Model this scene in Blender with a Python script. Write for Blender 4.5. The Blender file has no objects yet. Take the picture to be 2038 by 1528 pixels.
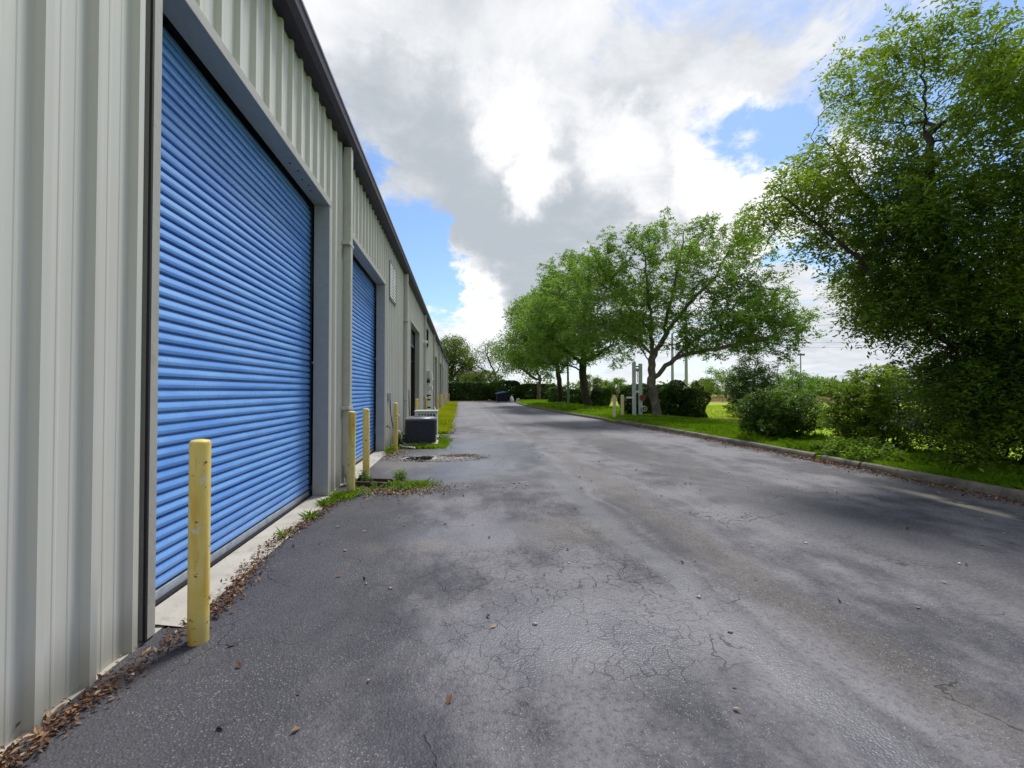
import bpy, math, random
import numpy as np
from mathutils import Vector

random.seed(7)
SC = bpy.context.scene
COL = SC.collection
PI = math.pi

# ------------------------------------------------------------------ camera
F_PX, CX, CY, EYE = 890.0, 1019.0, 764.0, 1.55
PITCH = math.atan(14 / F_PX)
YAW = math.atan(103 / F_PX * math.cos(PITCH))
cam_d = bpy.data.cameras.new("camera")
cam_d.sensor_fit = 'HORIZONTAL'
cam_d.sensor_width = 36.0
cam_d.lens = 36.0 * F_PX / 2038.0
cam_d.clip_start = 0.05
cam_d.clip_end = 6000
cam = bpy.data.objects.new("camera", cam_d)
cam.location = (0, 0, EYE)
cam.rotation_euler = (PI / 2 + PITCH, 0, -YAW)
COL.objects.link(cam)
SC.camera = cam
_F = np.array([math.sin(YAW) * math.cos(PITCH), math.cos(YAW) * math.cos(PITCH), math.sin(PITCH)])
_R = np.array([math.cos(YAW), -math.sin(YAW), 0.0])
_U = np.cross(_R, _F)


def ray(px, py):
    return _F + _R * (px - CX) / F_PX + _U * (CY - py) / F_PX


def at(px, py, d):
    """world point measured in the photo at depth d metres"""
    return np.array([0, 0, EYE]) + ray(px, py) * d


# ------------------------------------------------------------------ mesh helpers
class MB:
    def __init__(s):
        s.v, s.f, s.m, s.sm = [], [], [], []

    def add(s, vs, fs, mi=0, smooth=False):
        o = len(s.v)
        s.v += [tuple(map(float, p)) for p in vs]
        for f in fs:
            s.f.append([i + o for i in f])
            s.m.append(mi)
            s.sm.append(smooth)
        return s

    def box(s, x0, x1, y0, y1, z0, z1, mi=0):
        vs = [(x, y, z) for z in (z0, z1) for y in (y0, y1) for x in (x0, x1)]
        return s.add(vs, [(0, 2, 3, 1), (4, 5, 7, 6), (0, 1, 5, 4), (2, 6, 7, 3), (0, 4, 6, 2), (1, 3, 7, 5)], mi)

    def prism(s, poly, axis, a, b, mi=0, smooth=False, caps=True):
        """poly: 2-D outline; axis 'x' -> (y,z), 'y' -> (x,z), 'z' -> (x,y)"""
        def put(p, t):
            return {'x': (t, p[0], p[1]), 'y': (p[0], t, p[1]), 'z': (p[0], p[1], t)}[axis]
        n = len(poly)
        vs = [put(p, a) for p in poly] + [put(p, b) for p in poly]
        s.add(vs, [(i, (i + 1) % n, n + (i + 1) % n, n + i) for i in range(n)], mi, smooth)
        if caps:
            s.add(vs, [tuple(range(n))[::-1], tuple(range(n, 2 * n))], mi)
        return s

    def tube(s, pts, r, n=10, mi=0, caps=True, smooth=True):
        pts = [Vector(p) for p in pts]
        rs = r if hasattr(r, '__len__') else [r] * len(pts)
        vs, fs = [], []
        prev = None
        for i, p in enumerate(pts):
            t = (pts[min(i + 1, len(pts) - 1)] - pts[max(i - 1, 0)]).normalized()
            if prev is None:
                a = Vector((0, 0, 1)) if abs(t.z) < .9 else Vector((1, 0, 0))
                u = t.cross(a).normalized()
            else:
                u = (prev - t * prev.dot(t)).normalized()
            prev = u
            w = t.cross(u)
            for k in range(n):
                an = 2 * PI * k / n
                vs.append(p + (u * math.cos(an) + w * math.sin(an)) * rs[i])
        for i in range(len(pts) - 1):
            for k in range(n):
                fs.append((i * n + k, i * n + (k + 1) % n, (i + 1) * n + (k + 1) % n, (i + 1) * n + k))
        s.add(vs, fs, mi, smooth)
        if caps:
            s.add(vs[:n], [tuple(range(n))[::-1]], mi)
            s.add(vs[-n:], [tuple(range(n))], mi)
        return s

    def lathe(s, cx, cy, prof, n=28, mi=0, smooth=True):
        vs, fs = [], []
        for (r, z) in prof:
            for k in range(n):
                an = 2 * PI * k / n
                vs.append((cx + r * math.cos(an), cy + r * math.sin(an), z))
        for i in range(len(prof) - 1):
            for k in range(n):
                fs.append((i * n + k, i * n + (k + 1) % n, (i + 1) * n + (k + 1) % n, (i + 1) * n + k))
        s.add(vs, fs, mi, smooth)
        s.add(vs[:n], [tuple(range(n))[::-1]], mi)
        s.add(vs[-n:], [tuple(range(n))], mi)
        return s

    def build(s, name, mats, parent=None, bevel=0.0):
        me = bpy.data.meshes.new(name)
        off = Vector(parent_world(parent)) if parent else Vector((0, 0, 0))
        me.from_pydata([tuple(Vector(p) - off) for p in s.v], [], s.f)
        mats = mats if isinstance(mats, (list, tuple)) else [mats]
        for m in mats:
            me.materials.append(m)
        me.polygons.foreach_set('material_index', s.m)
        me.polygons.foreach_set('use_smooth', s.sm)
        me.update()
        return link(name, me, parent, bevel)


def parent_world(p):
    v = Vector((0, 0, 0))
    while p is not None:
        v += p.location
        p = p.parent
    return v


def link(name, me, parent=None, bevel=0.0):
    o = bpy.data.objects.new(name, me)
    COL.objects.link(o)
    if parent:
        o.parent = parent
    if bevel:
        b = o.modifiers.new("bevel", 'BEVEL')
        b.width = bevel
        b.segments = 2
        b.limit_method = 'ANGLE'
        b.angle_limit = math.radians(40)
        b.harden_normals = False
    return o


def thing(name, label, cat, loc=(0, 0, 0), group=None):
    o = bpy.data.objects.new(name, None)
    COL.objects.link(o)
    o.location = Vector([float(c) for c in loc])
    o.empty_display_size = .2
    return tag(o, label, cat, group)


def tag(o, label, cat, group=None):
    o['label'] = label
    o['category'] = cat
    if group:
        o['group'] = group
    return o


def kind(o, k):
    o['kind'] = k
    return o


def copy_tree(o, loc, label):
    r = o.copy()
    COL.objects.link(r)
    r.location = loc
    r['label'] = label
    for ch in o.children:
        c = ch.copy()
        COL.objects.link(c)
        c.parent = r
        for g in ch.children:
            d = g.copy()
            COL.objects.link(d)
            d.parent = c
    return r


def np_mesh(name, co, faces_n, idx, mat, parent=None, attr=None, smooth=False):
    """fast mesh from arrays; faces_n verts per face"""
    me = bpy.data.meshes.new(name)
    co = np.asarray(co, dtype=np.float32)
    if parent is not None:
        co = co - np.array(parent_world(parent), dtype=np.float32)
    idx = np.asarray(idx, dtype=np.int32).ravel()
    me.vertices.add(len(co))
    me.vertices.foreach_set('co', co.ravel())
    me.loops.add(len(idx))
    me.loops.foreach_set('vertex_index', idx)
    nf = len(idx) // faces_n
    me.polygons.add(nf)
    me.polygons.foreach_set('loop_start', np.arange(nf, dtype=np.int32) * faces_n)
    me.polygons.foreach_set('loop_total', np.full(nf, faces_n, dtype=np.int32))
    me.polygons.foreach_set('use_smooth', np.full(nf, smooth, dtype=bool))
    me.update(calc_edges=True)
    if attr is not None:
        a = me.attributes.new('tint', 'FLOAT', 'POINT')
        a.data.foreach_set('value', np.asarray(attr, dtype=np.float32))
    me.materials.append(mat)
    return link(name, me, parent)


# ------------------------------------------------------------------ node helpers
class NT:
    def __init__(s, tree):
        s.t = tree
        tree.nodes.clear()

    def n(s, ty, ins=None, **props):
        nd = s.t.nodes.new(ty)
        for k, v in props.items():
            setattr(nd, k, v)
        for k, v in (ins or {}).items():
            s.put(nd.inputs[k], v)
        return nd

    def put(s, sock, v):
        if isinstance(v, bpy.types.NodeSocket):
            s.t.links.new(v, sock)
        elif isinstance(v, (tuple, list)) and sock.type == 'RGBA' and len(v) == 3:
            sock.default_value = (*v, 1)
        else:
            sock.default_value = v

    def m(s, op, a, b=0.0, c=0.0, clamp=False):
        nd = s.n('ShaderNodeMath', operation=op, use_clamp=clamp)
        s.put(nd.inputs[0], a)
        s.put(nd.inputs[1], b)
        s.put(nd.inputs[2], c)
        return nd.outputs[0]

    def mix(s, f, a, b, bt='MIX'):
        nd = s.n('ShaderNodeMix', data_type='RGBA', blend_type=bt)
        s.put(nd.inputs[0], f)
        s.put(nd.inputs[6], a)
        s.put(nd.inputs[7], b)
        return nd.outputs[2]

    def rng(s, v, a, b, c=0.0, d=1.0, smooth=True):
        nd = s.n('ShaderNodeMapRange', interpolation_type='SMOOTHSTEP' if smooth else 'LINEAR')
        for i, x in enumerate((v, a, b, c, d)):
            s.put(nd.inputs[i], x)
        return nd.outputs[0]

    def noise(s, vec, scale, detail=4.0, rough=.55, dist=0.0):
        nd = s.n('ShaderNodeTexNoise', {'Scale': scale, 'Detail': detail, 'Roughness': rough, 'Distortion': dist})
        if vec is not None:
            s.put(nd.inputs['Vector'], vec)
        return nd.outputs[0]

    def vor(s, vec, scale, feature='F1', out=0, rand=1.0):
        nd = s.n('ShaderNodeTexVoronoi', {'Scale': scale, 'Randomness': rand}, feature=feature)
        s.put(nd.inputs['Vector'], vec)
        return nd.outputs[out]

    def pos(s):
        return s.n('ShaderNodeNewGeometry').outputs['Position']

    def obj(s):
        return s.n('ShaderNodeTexCoord').outputs['Object']

    def xyz(s, v):
        nd = s.n('ShaderNodeSeparateXYZ')
        s.put(nd.inputs[0], v)
        return nd.outputs

    def scale(s, v, sc):
        nd = s.n('ShaderNodeMapping')
        s.put(nd.inputs[0], v)
        nd.inputs['Scale'].default_value = sc
        return nd.outputs[0]

    def bump(s, h, strength=.3, dist=.01):
        return s.n('ShaderNodeBump', {'Height': h, 'Strength': strength, 'Distance': dist}).outputs[0]

    def bsdf(s, col, rough=.6, metal=0.0, spec=.5, normal=None, **kw):
        b = s.n('ShaderNodeBsdfPrincipled', {'Base Color': col, 'Roughness': rough, 'Metallic': metal,
                                             'Specular IOR Level': spec})
        if normal is not None:
            s.put(b.inputs['Normal'], normal)
        for k, v in kw.items():
            s.put(b.inputs[k], v)
        return b.outputs[0]

    def out(s, sh):
        o = s.n('ShaderNodeOutputMaterial')
        s.t.links.new(sh, o.inputs[0])


def material(name):
    m = bpy.data.materials.new(name)
    m.use_nodes = True
    return m, NT(m.node_tree)


def simple(name, col, rough=.55, metal=0.0, spec=.4, vary=.15, scale=6.0, dirt=None, dirt_amt=.35, bump=0.0, stretch=(1, 1, 1)):
    """painted / plain surface with blotchy variation and some dirt"""
    m, t = material(name)
    p = t.scale(t.obj(), stretch)
    n1 = t.noise(p, scale, 6, .6)
    n2 = t.noise(p, scale * 7, 4, .6)
    dark = tuple(c * (1 - vary) for c in col)
    lite = tuple(min(1, c * (1 + vary)) for c in col)
    c = t.mix(t.rng(n1, .3, .7), dark, lite)
    if dirt:
        msk = t.m('MULTIPLY', t.rng(t.m('ADD', n1, t.m('MULTIPLY', n2, .5)), .78, .98), dirt_amt)
        c = t.mix(msk, c, dirt)
    r = t.rng(n2, .2, .8, rough - .08, rough + .08)
    nm = t.bump(n2, bump, .005) if bump else None
    t.out(t.bsdf(c, r, metal, spec, nm))
    return m


# ------------------------------------------------------------------ materials
def wall_material():
    m, t = material("painted_steel_siding")
    p = t.pos()
    streak = t.noise(t.scale(p, (3, 9, .16)), 1.6, 5, .6)
    blot = t.noise(p, .9, 5, .6)
    pink = t.noise(t.scale(p, (1, 1.6, .5)), .8, 2, .5)
    c = t.mix(t.rng(streak, .3, .72), (.585, .58, .555), (.650, .645, .62))
    c = t.mix(t.m('MULTIPLY', t.rng(pink, .4, .65), .35), c, (.60, .625, .605))
    c = t.mix(t.m('MULTIPLY', t.rng(blot, .55, .75), .25), c, (.54, .52, .48))
    # splash dirt and algae that rises a little from the ground
    z = t.xyz(p)[2]
    h = t.m('ADD', t.m('MULTIPLY', streak, .7), .02)
    low = t.m('SUBTRACT', 1.0, t.rng(z, 0.02, h))
    c = t.mix(t.m('MULTIPLY', low, .5), c, (.24, .23, .16))
    t.out(t.bsdf(c, t.rng(blot, .3, .7, .34, .48), 0, .5, t.bump(t.noise(p, 3.0, 2), .08, .01)))
    return m


def door_material(name, col, light):
    m, t = material(name)
    p = t.pos()
    streak = t.noise(t.scale(p, (1, .5, 3.5)), 2.2, 5, .65)
    fine = t.noise(p, 26, 4, .6)
    c = t.mix(t.rng(streak, .32, .7), col, light)
    scuff = t.m('MULTIPLY', t.rng(t.noise(t.scale(p, (1, 1, 3)), 5.0, 6, .7), .66, .76), .5)
    c = t.mix(scuff, c, (.03, .07, .20))
    z = t.xyz(p)[2]
    low = t.m('MULTIPLY', t.m('SUBTRACT', 1, t.rng(z, 0.05, .55)), t.rng(fine, .35, .75))
    c = t.mix(t.m('MULTIPLY', low, .35), c, (.33, .34, .35))
    t.out(t.bsdf(c, t.rng(fine, .3, .7, .26, .42), 0, .55))
    return m


def bollard_material():
    m, t = material("chipped_yellow_paint")
    p = t.obj()
    o = t.n('ShaderNodeObjectInfo').outputs['Random']
    shift = t.n('ShaderNodeVectorMath', {0: p}, operation='ADD')
    cmb = t.n('ShaderNodeCombineXYZ')
    t.put(cmb.inputs[0], t.m('MULTIPLY', o, 37.0))
    t.put(cmb.inputs[2], t.m('MULTIPLY', o, 11.0))
    t.put(shift.inputs[1], cmb.outputs[0])
    q = shift.outputs[0]
    n1 = t.noise(q, 3.0, 5, .6)
    drip = t.noise(t.scale(q, (14, 14, 1.6)), 1.2, 4, .6)
    c = t.mix(t.rng(n1, .3, .7), (.72, .55, .13), (.80, .67, .27))
    c = t.mix(t.m('MULTIPLY', t.rng(drip, .47, .64), .65), c, (.60, .37, .04))
    chip = t.noise(q, 22, 5, .62)
    rust = t.rng(chip, .635, .66)
    c = t.mix(rust, c, (.13, .055, .02))
    pale = t.rng(t.noise(q, 9, 4, .6), .67, .69)
    c = t.mix(pale, c, (.62, .62, .55))
    z = t.xyz(p)[2]
    grime = t.m('MULTIPLY', t.m('SUBTRACT', 1, t.rng(z, 0.0, .22)), t.rng(n1, .3, .6))
    c = t.mix(t.m('MULTIPLY', grime, .5), c, (.22, .15, .07))
    t.out(t.bsdf(c, .42, 0, .45, t.bump(chip, .25, .004)))
    return m


def road_material():
    m, t = material("weathered_asphalt")
    p = t.pos()
    x, y, z = t.xyz(p)
    big = t.noise(t.scale(p, (1, .55, 1)), .55, 6, .62)
    mid = t.noise(t.scale(p, (1, .7, 1)), 2.1, 6, .65)
    fine = t.noise(p, 30, 5, .7)
    wob = t.noise(t.scale(p, (1, .6, 1)), .8, 4, .6)
    wx = t.m('ADD', x, t.m('MULTIPLY', t.m('SUBTRACT', wob, .5), .9))

    def band(c0, w, soft):
        d = t.m('ABSOLUTE', t.m('SUBTRACT', wx, c0))
        return t.m('SUBTRACT', 1, t.rng(d, w, w + soft))

    def blob(cx, cy, rx, ry, edge=.5):
        a = t.m('POWER', t.m('DIVIDE', t.m('SUBTRACT', x, cx), rx), 2.0)
        b = t.m('POWER', t.m('DIVIDE', t.m('SUBTRACT', y, cy), ry), 2.0)
        d = t.m('SQRT', t.m('ADD', a, b))
        d = t.m('ADD', d, t.m('MULTIPLY', t.m('SUBTRACT', mid, .5), 1.3))
        return t.m('SUBTRACT', 1, t.rng(d, 1 - edge, 1 + edge * .3))

    f = t.m('ADD', t.m('MULTIPLY', big, .75), t.m('MULTIPLY', mid, .45))
    c = t.mix(t.rng(f, .48, .70), (.024, .025, .041), (.142, .139, .160))
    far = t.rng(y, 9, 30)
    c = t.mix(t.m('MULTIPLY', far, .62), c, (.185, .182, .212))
    # dark fresh seal beside the building
    edge = t.m('ADD', t.m('MULTIPLY', t.m('SUBTRACT', big, .5), 2.6), t.m('MULTIPLY', t.m('SUBTRACT', mid, .5), .7))
    seal = t.m('SUBTRACT', 1, t.rng(t.m('ADD', x, edge), -1.0, -.1))
    seal = t.m('MULTIPLY', seal, t.m('SUBTRACT', 1, t.m('MULTIPLY', far, .7)))
    c = t.mix(t.m('MULTIPLY', seal, .82), c, (.034, .035, .046))
    # worn wheel lanes and the long crease along the lane
    c = t.mix(t.m('MULTIPLY', band(2.45, .08, .28), .5), c, (.088, .078, .072))
    c = t.mix(t.m('MULTIPLY', band(4.5, .35, .7), .55), c, (.055, .056, .066))
    brk = t.rng(t.noise(t.scale(p, (1, .4, 1)), 1.7, 4, .6), .42, .62)
    c = t.mix(t.m('MULTIPLY', t.m('MULTIPLY', band(2.05, .01, .09), .26), brk), c, (.24, .235, .24))  # highlight on the crease ridge, painted as a pale broken line
    c = t.mix(t.m('MULTIPLY', band(1.85, .05, .16), .45), c, (.06, .06, .072))
    c = t.mix(t.m('MULTIPLY', blob(1.15, 4.9, .75, .6), .45), c, (.10, .088, .072))
    c = t.mix(t.m('MULTIPLY', t.m('MULTIPLY', blob(-.45, 4.6, .7, .3, .9), t.rng(mid, .40, .62)), .55), c, (.16, .137, .115))
    # stone chips showing through the binder
    chips = t.vor(p, 78.0)
    chipmask = t.m('MULTIPLY', t.m('SUBTRACT', 1, t.rng(chips, .12, .34)), t.rng(t.noise(p, 36, 2), .40, .60))
    chipmask = t.m('MULTIPLY', chipmask, t.rng(t.noise(p, 1.4, 4, .65), .38, .62, .12, 1.0))
    c = t.mix(t.m('MULTIPLY', chipmask, .7), c, (.42, .41, .41))
    c = t.mix(t.m('MULTIPLY', t.rng(fine, .48, .72), .65), c, (.022, .022, .028))
    # sand washed out by the kerb
    sand = t.m('MULTIPLY', t.m('MULTIPLY', blob(6.9, 5.3, .30, 1.3, .5), band(6.75, .03, .20)), t.rng(mid, .36, .56))
    c = t.mix(sand, c, (.50, .44, .33))
    dusty = t.m('MULTIPLY', blob(-1.0, 10.0, 1.0, 1.5), .5)
    c = t.mix(dusty, c, (.19, .17, .15))
    # cracks
    wv = t.n('ShaderNodeVectorMath', {0: p}, operation='ADD')
    nz = t.n('ShaderNodeTexNoise', {'Scale': 3.0, 'Detail': 4.0})
    t.put(nz.inputs['Vector'], p)
    sc = t.n('ShaderNodeVectorMath', {0: nz.outputs['Color']}, operation='SCALE')
    sc.inputs['Scale'].default_value = .5
    t.put(wv.inputs[1], sc.outputs[0])
    e1 = t.vor(wv.outputs[0], 5.2, 'DISTANCE_TO_EDGE')
    e2 = t.vor(wv.outputs[0], 1.15, 'DISTANCE_TO_EDGE')
    alli = t.m('MAXIMUM', t.m('MULTIPLY', blob(.75, 3.3, 1.3, 1.2), .8), t.m('MULTIPLY', blob(1.0, 5.0, .9, 1.2), .5))
    k1 = t.m('MULTIPLY', t.m('SUBTRACT', 1, t.rng(e1, .003, .021)), t.m('MULTIPLY', alli, t.rng(t.noise(p, 2.6, 4, .6), .40, .52)))
    lone = t.rng(t.noise(p, .9, 3), .5, .62)
    k2 = t.m('MULTIPLY', t.m('SUBTRACT', 1, t.rng(e2, .002, .007)), lone)
    crack = t.m('MAXIMUM', k1, k2)
    c = t.mix(t.m('MULTIPLY', crack, .85), c, (.014, .013, .012))
    # damp places are smoother; bluish sky sheen is painted into their colour
    wet_sheen = t.m('MAXIMUM', t.m('MAXIMUM', blob(.75, 11.8, 1.9, 4.0), blob(-.2, 8.8, 1.2, 1.1)), t.m('MAXIMUM', t.m('MULTIPLY', blob(.85, 2.85, 1.1, .6, .9), .8), t.m('MULTIPLY', blob(.2, 4.9, .9, .5), .6)))
    wet_sheen = t.m('MAXIMUM', wet_sheen, t.m('MULTIPLY', band(1.75, .05, .2), .55))
    wet_sheen = t.m('MULTIPLY', wet_sheen, t.rng(t.m('ADD', big, t.m('MULTIPLY', fine, .15)), .28, .50))
    c = t.mix(t.m('MULTIPLY', wet_sheen, .55), c, (.12, .13, .165))
    rough = t.m('SUBTRACT', t.rng(fine, .3, .7, .60, .78), t.m('MULTIPLY', wet_sheen, .36))
    hgt = t.m('ADD', t.m('MULTIPLY', fine, .6), t.m('SUBTRACT', .5, t.m('MULTIPLY', chips, .9)))
    hgt = t.m('SUBTRACT', hgt, t.m('MULTIPLY', crack, 2.0))
    nd = t.n('ShaderNodeBump', {'Height': hgt, 'Distance': .006})
    t.put(nd.inputs['Strength'], t.m('SUBTRACT', .8, t.m('MULTIPLY', wet_sheen, .45)))
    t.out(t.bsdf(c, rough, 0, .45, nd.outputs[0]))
    return m


def lawn_material():
    m, t = material("lawn_ground")
    p = t.pos()
    x, y, z = t.xyz(p)
    n1 = t.noise(p, .25, 5, .6)
    n2 = t.noise(p, 5.0, 6, .7)
    c = t.mix(t.rng(n1, .35, .65), (.19, .31, .010), (.27, .38, .014))
    c = t.mix(t.m('MULTIPLY', t.rng(n2, .4, .7), .5), c, (.13, .23, .010))
    # unmown dry grass far out
    d = t.m('ADD', y, t.m('MULTIPLY', x, .2))
    d = t.m('ADD', d, t.m('MULTIPLY', n1, 9.0))
    dry = t.rng(d, 62, 68)
    c = t.mix(dry, c, t.mix(t.rng(n2, .3, .7), (.27, .19, .075), (.21, .20, .05)))
    far = t.rng(d, 105, 140)
    c = t.mix(far, c, t.mix(t.rng(n2, .3, .7), (.10, .13, .03), (.16, .17, .05)))
    soil = t.m('SUBTRACT', 1, t.rng(x, 2.0, 9.0))
    c = t.mix(t.m('MULTIPLY', soil, t.rng(n2, .42, .6)), c, (.10, .075, .05))
    t.out(t.bsdf(c, .85, 0, .2, t.bump(n2, .8, .05)))
    return m


def leaf_material(name, dark, mid, light, trans, tmix=.38, rough=.45):
    m, t = material(name)
    a = t.n('ShaderNodeAttribute', attribute_name='tint').outputs['Fac']
    c = t.mix(t.rng(a, 0, .5, smooth=False), dark, mid)
    c = t.mix(t.rng(a, .5, 1, smooth=False), c, light)
    b = t.bsdf(c, rough, 0, .35)
    tr = t.n('ShaderNodeBsdfTranslucent', {'Color': t.mix(.6, c, trans)}).outputs[0]
    mx = t.n('ShaderNodeMixShader', {0: tmix})
    t.put(mx.inputs[1], b)
    t.put(mx.inputs[2], tr)
    t.out(mx.outputs[0])
    return m


def bark_material(name, a, b):
    m, t = material(name)
    p = t.scale(t.pos(), (1, 1, .35))
    n = t.noise(p, 14, 6, .7)
    v = t.vor(p, 22.0)
    l = t.noise(t.pos(), 2.0, 4, .6)
    c = t.mix(t.rng(n, .3, .7), a, b)
    c = t.mix(t.m('MULTIPLY', t.rng(l, .52, .66), .5), c, tuple(x * 1.7 for x in b))
    t.out(t.bsdf(c, .9, 0, .2, t.bump(t.m('ADD', n, v), .9, .02)))
    return m


def concrete_material(name, a, b, stain, scale=1.0):
    m, t = material(name)
    p = t.pos()
    n = t.noise(p, 1.8 * scale, 6, .65)
    g = t.noise(p, 60, 4, .7)
    k = t.noise(p, 7 * scale, 6, .7)
    c = t.mix(t.rng(n, .3, .7), a, b)
    c = t.mix(t.m('MULTIPLY', t.rng(k, .5, .7), .75), c, stain)
    c = t.mix(t.m('MULTIPLY', t.rng(g, .55, .8), .35), c, tuple(x * .5 for x in a))
    t.out(t.bsdf(c, .85, 0, .25, t.bump(t.m('ADD', g, k), .5, .008)))
    return m


M = {}
M['wall'] = wall_material()
M['trim'] = simple("grey_door_trim", (.41, .405, .385), .45, vary=.08, dirt=(.2, .2, .18))
M['spout'] = simple("grey_downspout_paint", (.47, .475, .44), .45, vary=.08, dirt=(.28, .26, .2))
M['gutter'] = simple("dark_purple_eave_trim", (.034, .027, .056), .5, vary=.2, spec=.35)
M['lip'] = simple("gutter_lip_highlight", (.45, .40, .50), .3, vary=.15)  # lip catching the sky: its highlight is put into the pale colour
M['roof'] = simple("roof_sheet", (.5, .5, .5), .5)
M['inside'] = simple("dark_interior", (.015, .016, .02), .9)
M['door'] = door_material("blue_roller_slats", (.115, .30, .76), (.19, .42, .87))
M['door2'] = door_material("dark_slate_slats", (.10, .13, .18), (.14, .17, .22))
M['bar'] = simple("galvanised_bar", (.36, .40, .47), .4, .0, vary=.2, dirt=(.2, .18, .15), scale=9)
M['rubber'] = simple("black_rubber", (.02, .02, .024), .7)
M['bollard'] = bollard_material()
M['bollard_pale'] = simple("faded_cream_yellow_paint", (.70, .65, .36), .5, vary=.08, dirt=(.4, .36, .2))
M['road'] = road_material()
M['lawn'] = lawn_material()
M['kerb'] = concrete_material("mossy_kerb_concrete", (.11, .105, .085), (.21, .195, .165), (.045, .046, .028), 1.6)
M['apron'] = concrete_material("apron_concrete", (.36, .34, .30), (.46, .44, .395), (.27, .25, .21), .8)
M['gravel_bed'] = concrete_material("grey_stone_gravel", (.24, .235, .23), (.40, .39, .38), (.10, .10, .10), 4)
M['mulch'] = concrete_material("brown_leaf_mulch", (.15, .085, .05), (.24, .15, .09), (.07, .04, .025), 3)
M['black'] = simple("black_plastic", (.02, .021, .026), .5)
M['grille'] = simple("navy_black_grille", (.022, .024, .042), .45, vary=.3, scale=12)
M['ac_top'] = simple("slate_grey_sheet_metal", (.16, .17, .22), .4, vary=.15)
M['ac_pale'] = simple("pale_green_grey_sheet_metal", (.46, .52, .49), .42, vary=.08, dirt=(.3, .28, .2))
M['white'] = simple("white_paint", (.72, .73, .72), .45, vary=.08, dirt=(.4, .38, .33))
M['greybox'] = simple("grey_enclosure", (.34, .36, .38), .45, vary=.1)
M['steel'] = simple("galvanised_steel", (.47, .51, .56), .4, .25, vary=.18, scale=9, dirt=(.3, .22, .16))
M['red'] = simple("dull_red_reflector", (.34, .05, .03), .4)
M['amber'] = simple("weathered_disc", (.42, .37, .32), .5, vary=.3, scale=14)
M['dumpster'] = simple("navy_blue_steel", (.004, .007, .022), .7, vary=.3, dirt=(.1, .07, .05))
M['dlid'] = simple("blue_plastic_lid", (.07, .15, .38), .5, vary=.12)
M['brown'] = simple("dark_brown_plastic", (.062, .035, .026), .5, vary=.25)
M['pole'] = simple("green_grey_pole", (.17, .20, .17), .6, vary=.15)
M['cpole'] = simple("blue_grey_concrete_pole", (.34, .36, .40), .7, vary=.12)
M['wire'] = simple("dark_wire", (.10, .11, .13), .6)
M['lattice'] = simple("hazy_lattice_steel", (.38, .42, .48), .6)
M['farwall'] = simple("far_grey_siding", (.33, .37, .38), .6, vary=.1, stretch=(4, 4, .3))
M['oak_bark'] = bark_material("oak_bark", (.10, .085, .07), (.20, .175, .15))
M['dark_bark'] = bark_material("dark_bark", (.035, .028, .022), (.075, .06, .048))
M['oak'] = leaf_material("oak_leaves", (.034, .085, .017), (.085, .180, .024), (.215, .33, .042), (.27, .47, .03), .48)
M['oak2'] = leaf_material("oak_leaves_light", (.055, .12, .018), (.115, .22, .026), (.23, .35, .045), (.27, .44, .04), .48)
M['elm'] = leaf_material("feathery_leaves", (.022, .066, .009), (.068, .145, .013), (.25, .33, .02), (.32, .48, .02), .46)
M['hedge'] = leaf_material("hedge_leaves", (.015, .045, .009), (.035, .088, .014), (.095, .19, .025), (.10, .20, .02), .25)
M['shrub'] = leaf_material("shrub_leaves", (.016, .045, .008), (.042, .10, .014), (.14, .24, .026), (.20, .36, .03), .36)
M['sunny'] = leaf_material("sunny_shrub_leaves", (.035, .08, .010), (.10, .18, .016), (.26, .36, .025), (.3, .46, .03), .45)  # lighter leaves: the sunlit look is put into the colour
M['lime'] = leaf_material("yellow_green_leaves", (.05, .095, .012), (.105, .165, .018), (.19, .26, .03), (.25, .36, .03))
M['grass'] = leaf_material("grass_blades", (.085, .19, .008), (.19, .35, .014), (.33, .47, .024), (.32, .52, .015), .45)
M['grassy'] = leaf_material("yellowed_weed_blades", (.20, .29, .010), (.36, .45, .014), (.50, .50, .02), (.48, .52, .02), .45)
M['litter'] = leaf_material("dead_leaves", (.06, .028, .016), (.17, .085, .045), (.40, .28, .17), (.3, .16, .08), .12, .7)
M['weed'] = leaf_material("weed_leaves", (.06, .14, .012), (.13, .25, .018), (.22, .34, .03), (.3, .45, .03), .4)
M['stone'] = leaf_material("small_stones", (.10, .095, .09), (.26, .25, .24), (.55, .54, .52), (.2, .2, .2), .0, .8)
M['needle'] = leaf_material("far_foliage", (.06, .10, .04), (.09, .14, .05), (.14, .19, .07), (.2, .3, .08))


def water_material():
    m, t = material("puddle_water")
    t.out(t.bsdf((.012, .011, .009), .04, 0, .5))
    return m


M['water'] = water_material()

# ------------------------------------------------------------------ ground, road, kerb
KPTS = [(-30, 7.6), (0, 7.62), (5.4, 7.79), (8.24, 7.92), (12.5, 7.9), (20.8, 7.68), (23, 7.54), (28, 7.08), (34, 6.85),
        (41, 6.6), (50, 6.75), (58, 7.2), (65, 8.1), (68, 9.2), (74, 12)]


def kx(y):
    ys = [a for a, b in KPTS]
    xs = [b for a, b in KPTS]
    # smooth interpolation (average of linear samples)
    return float(np.mean([np.interp(y + d, ys, xs) for d in (-2.5, -1.2, 0, 1.2, 2.5)]))


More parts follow.
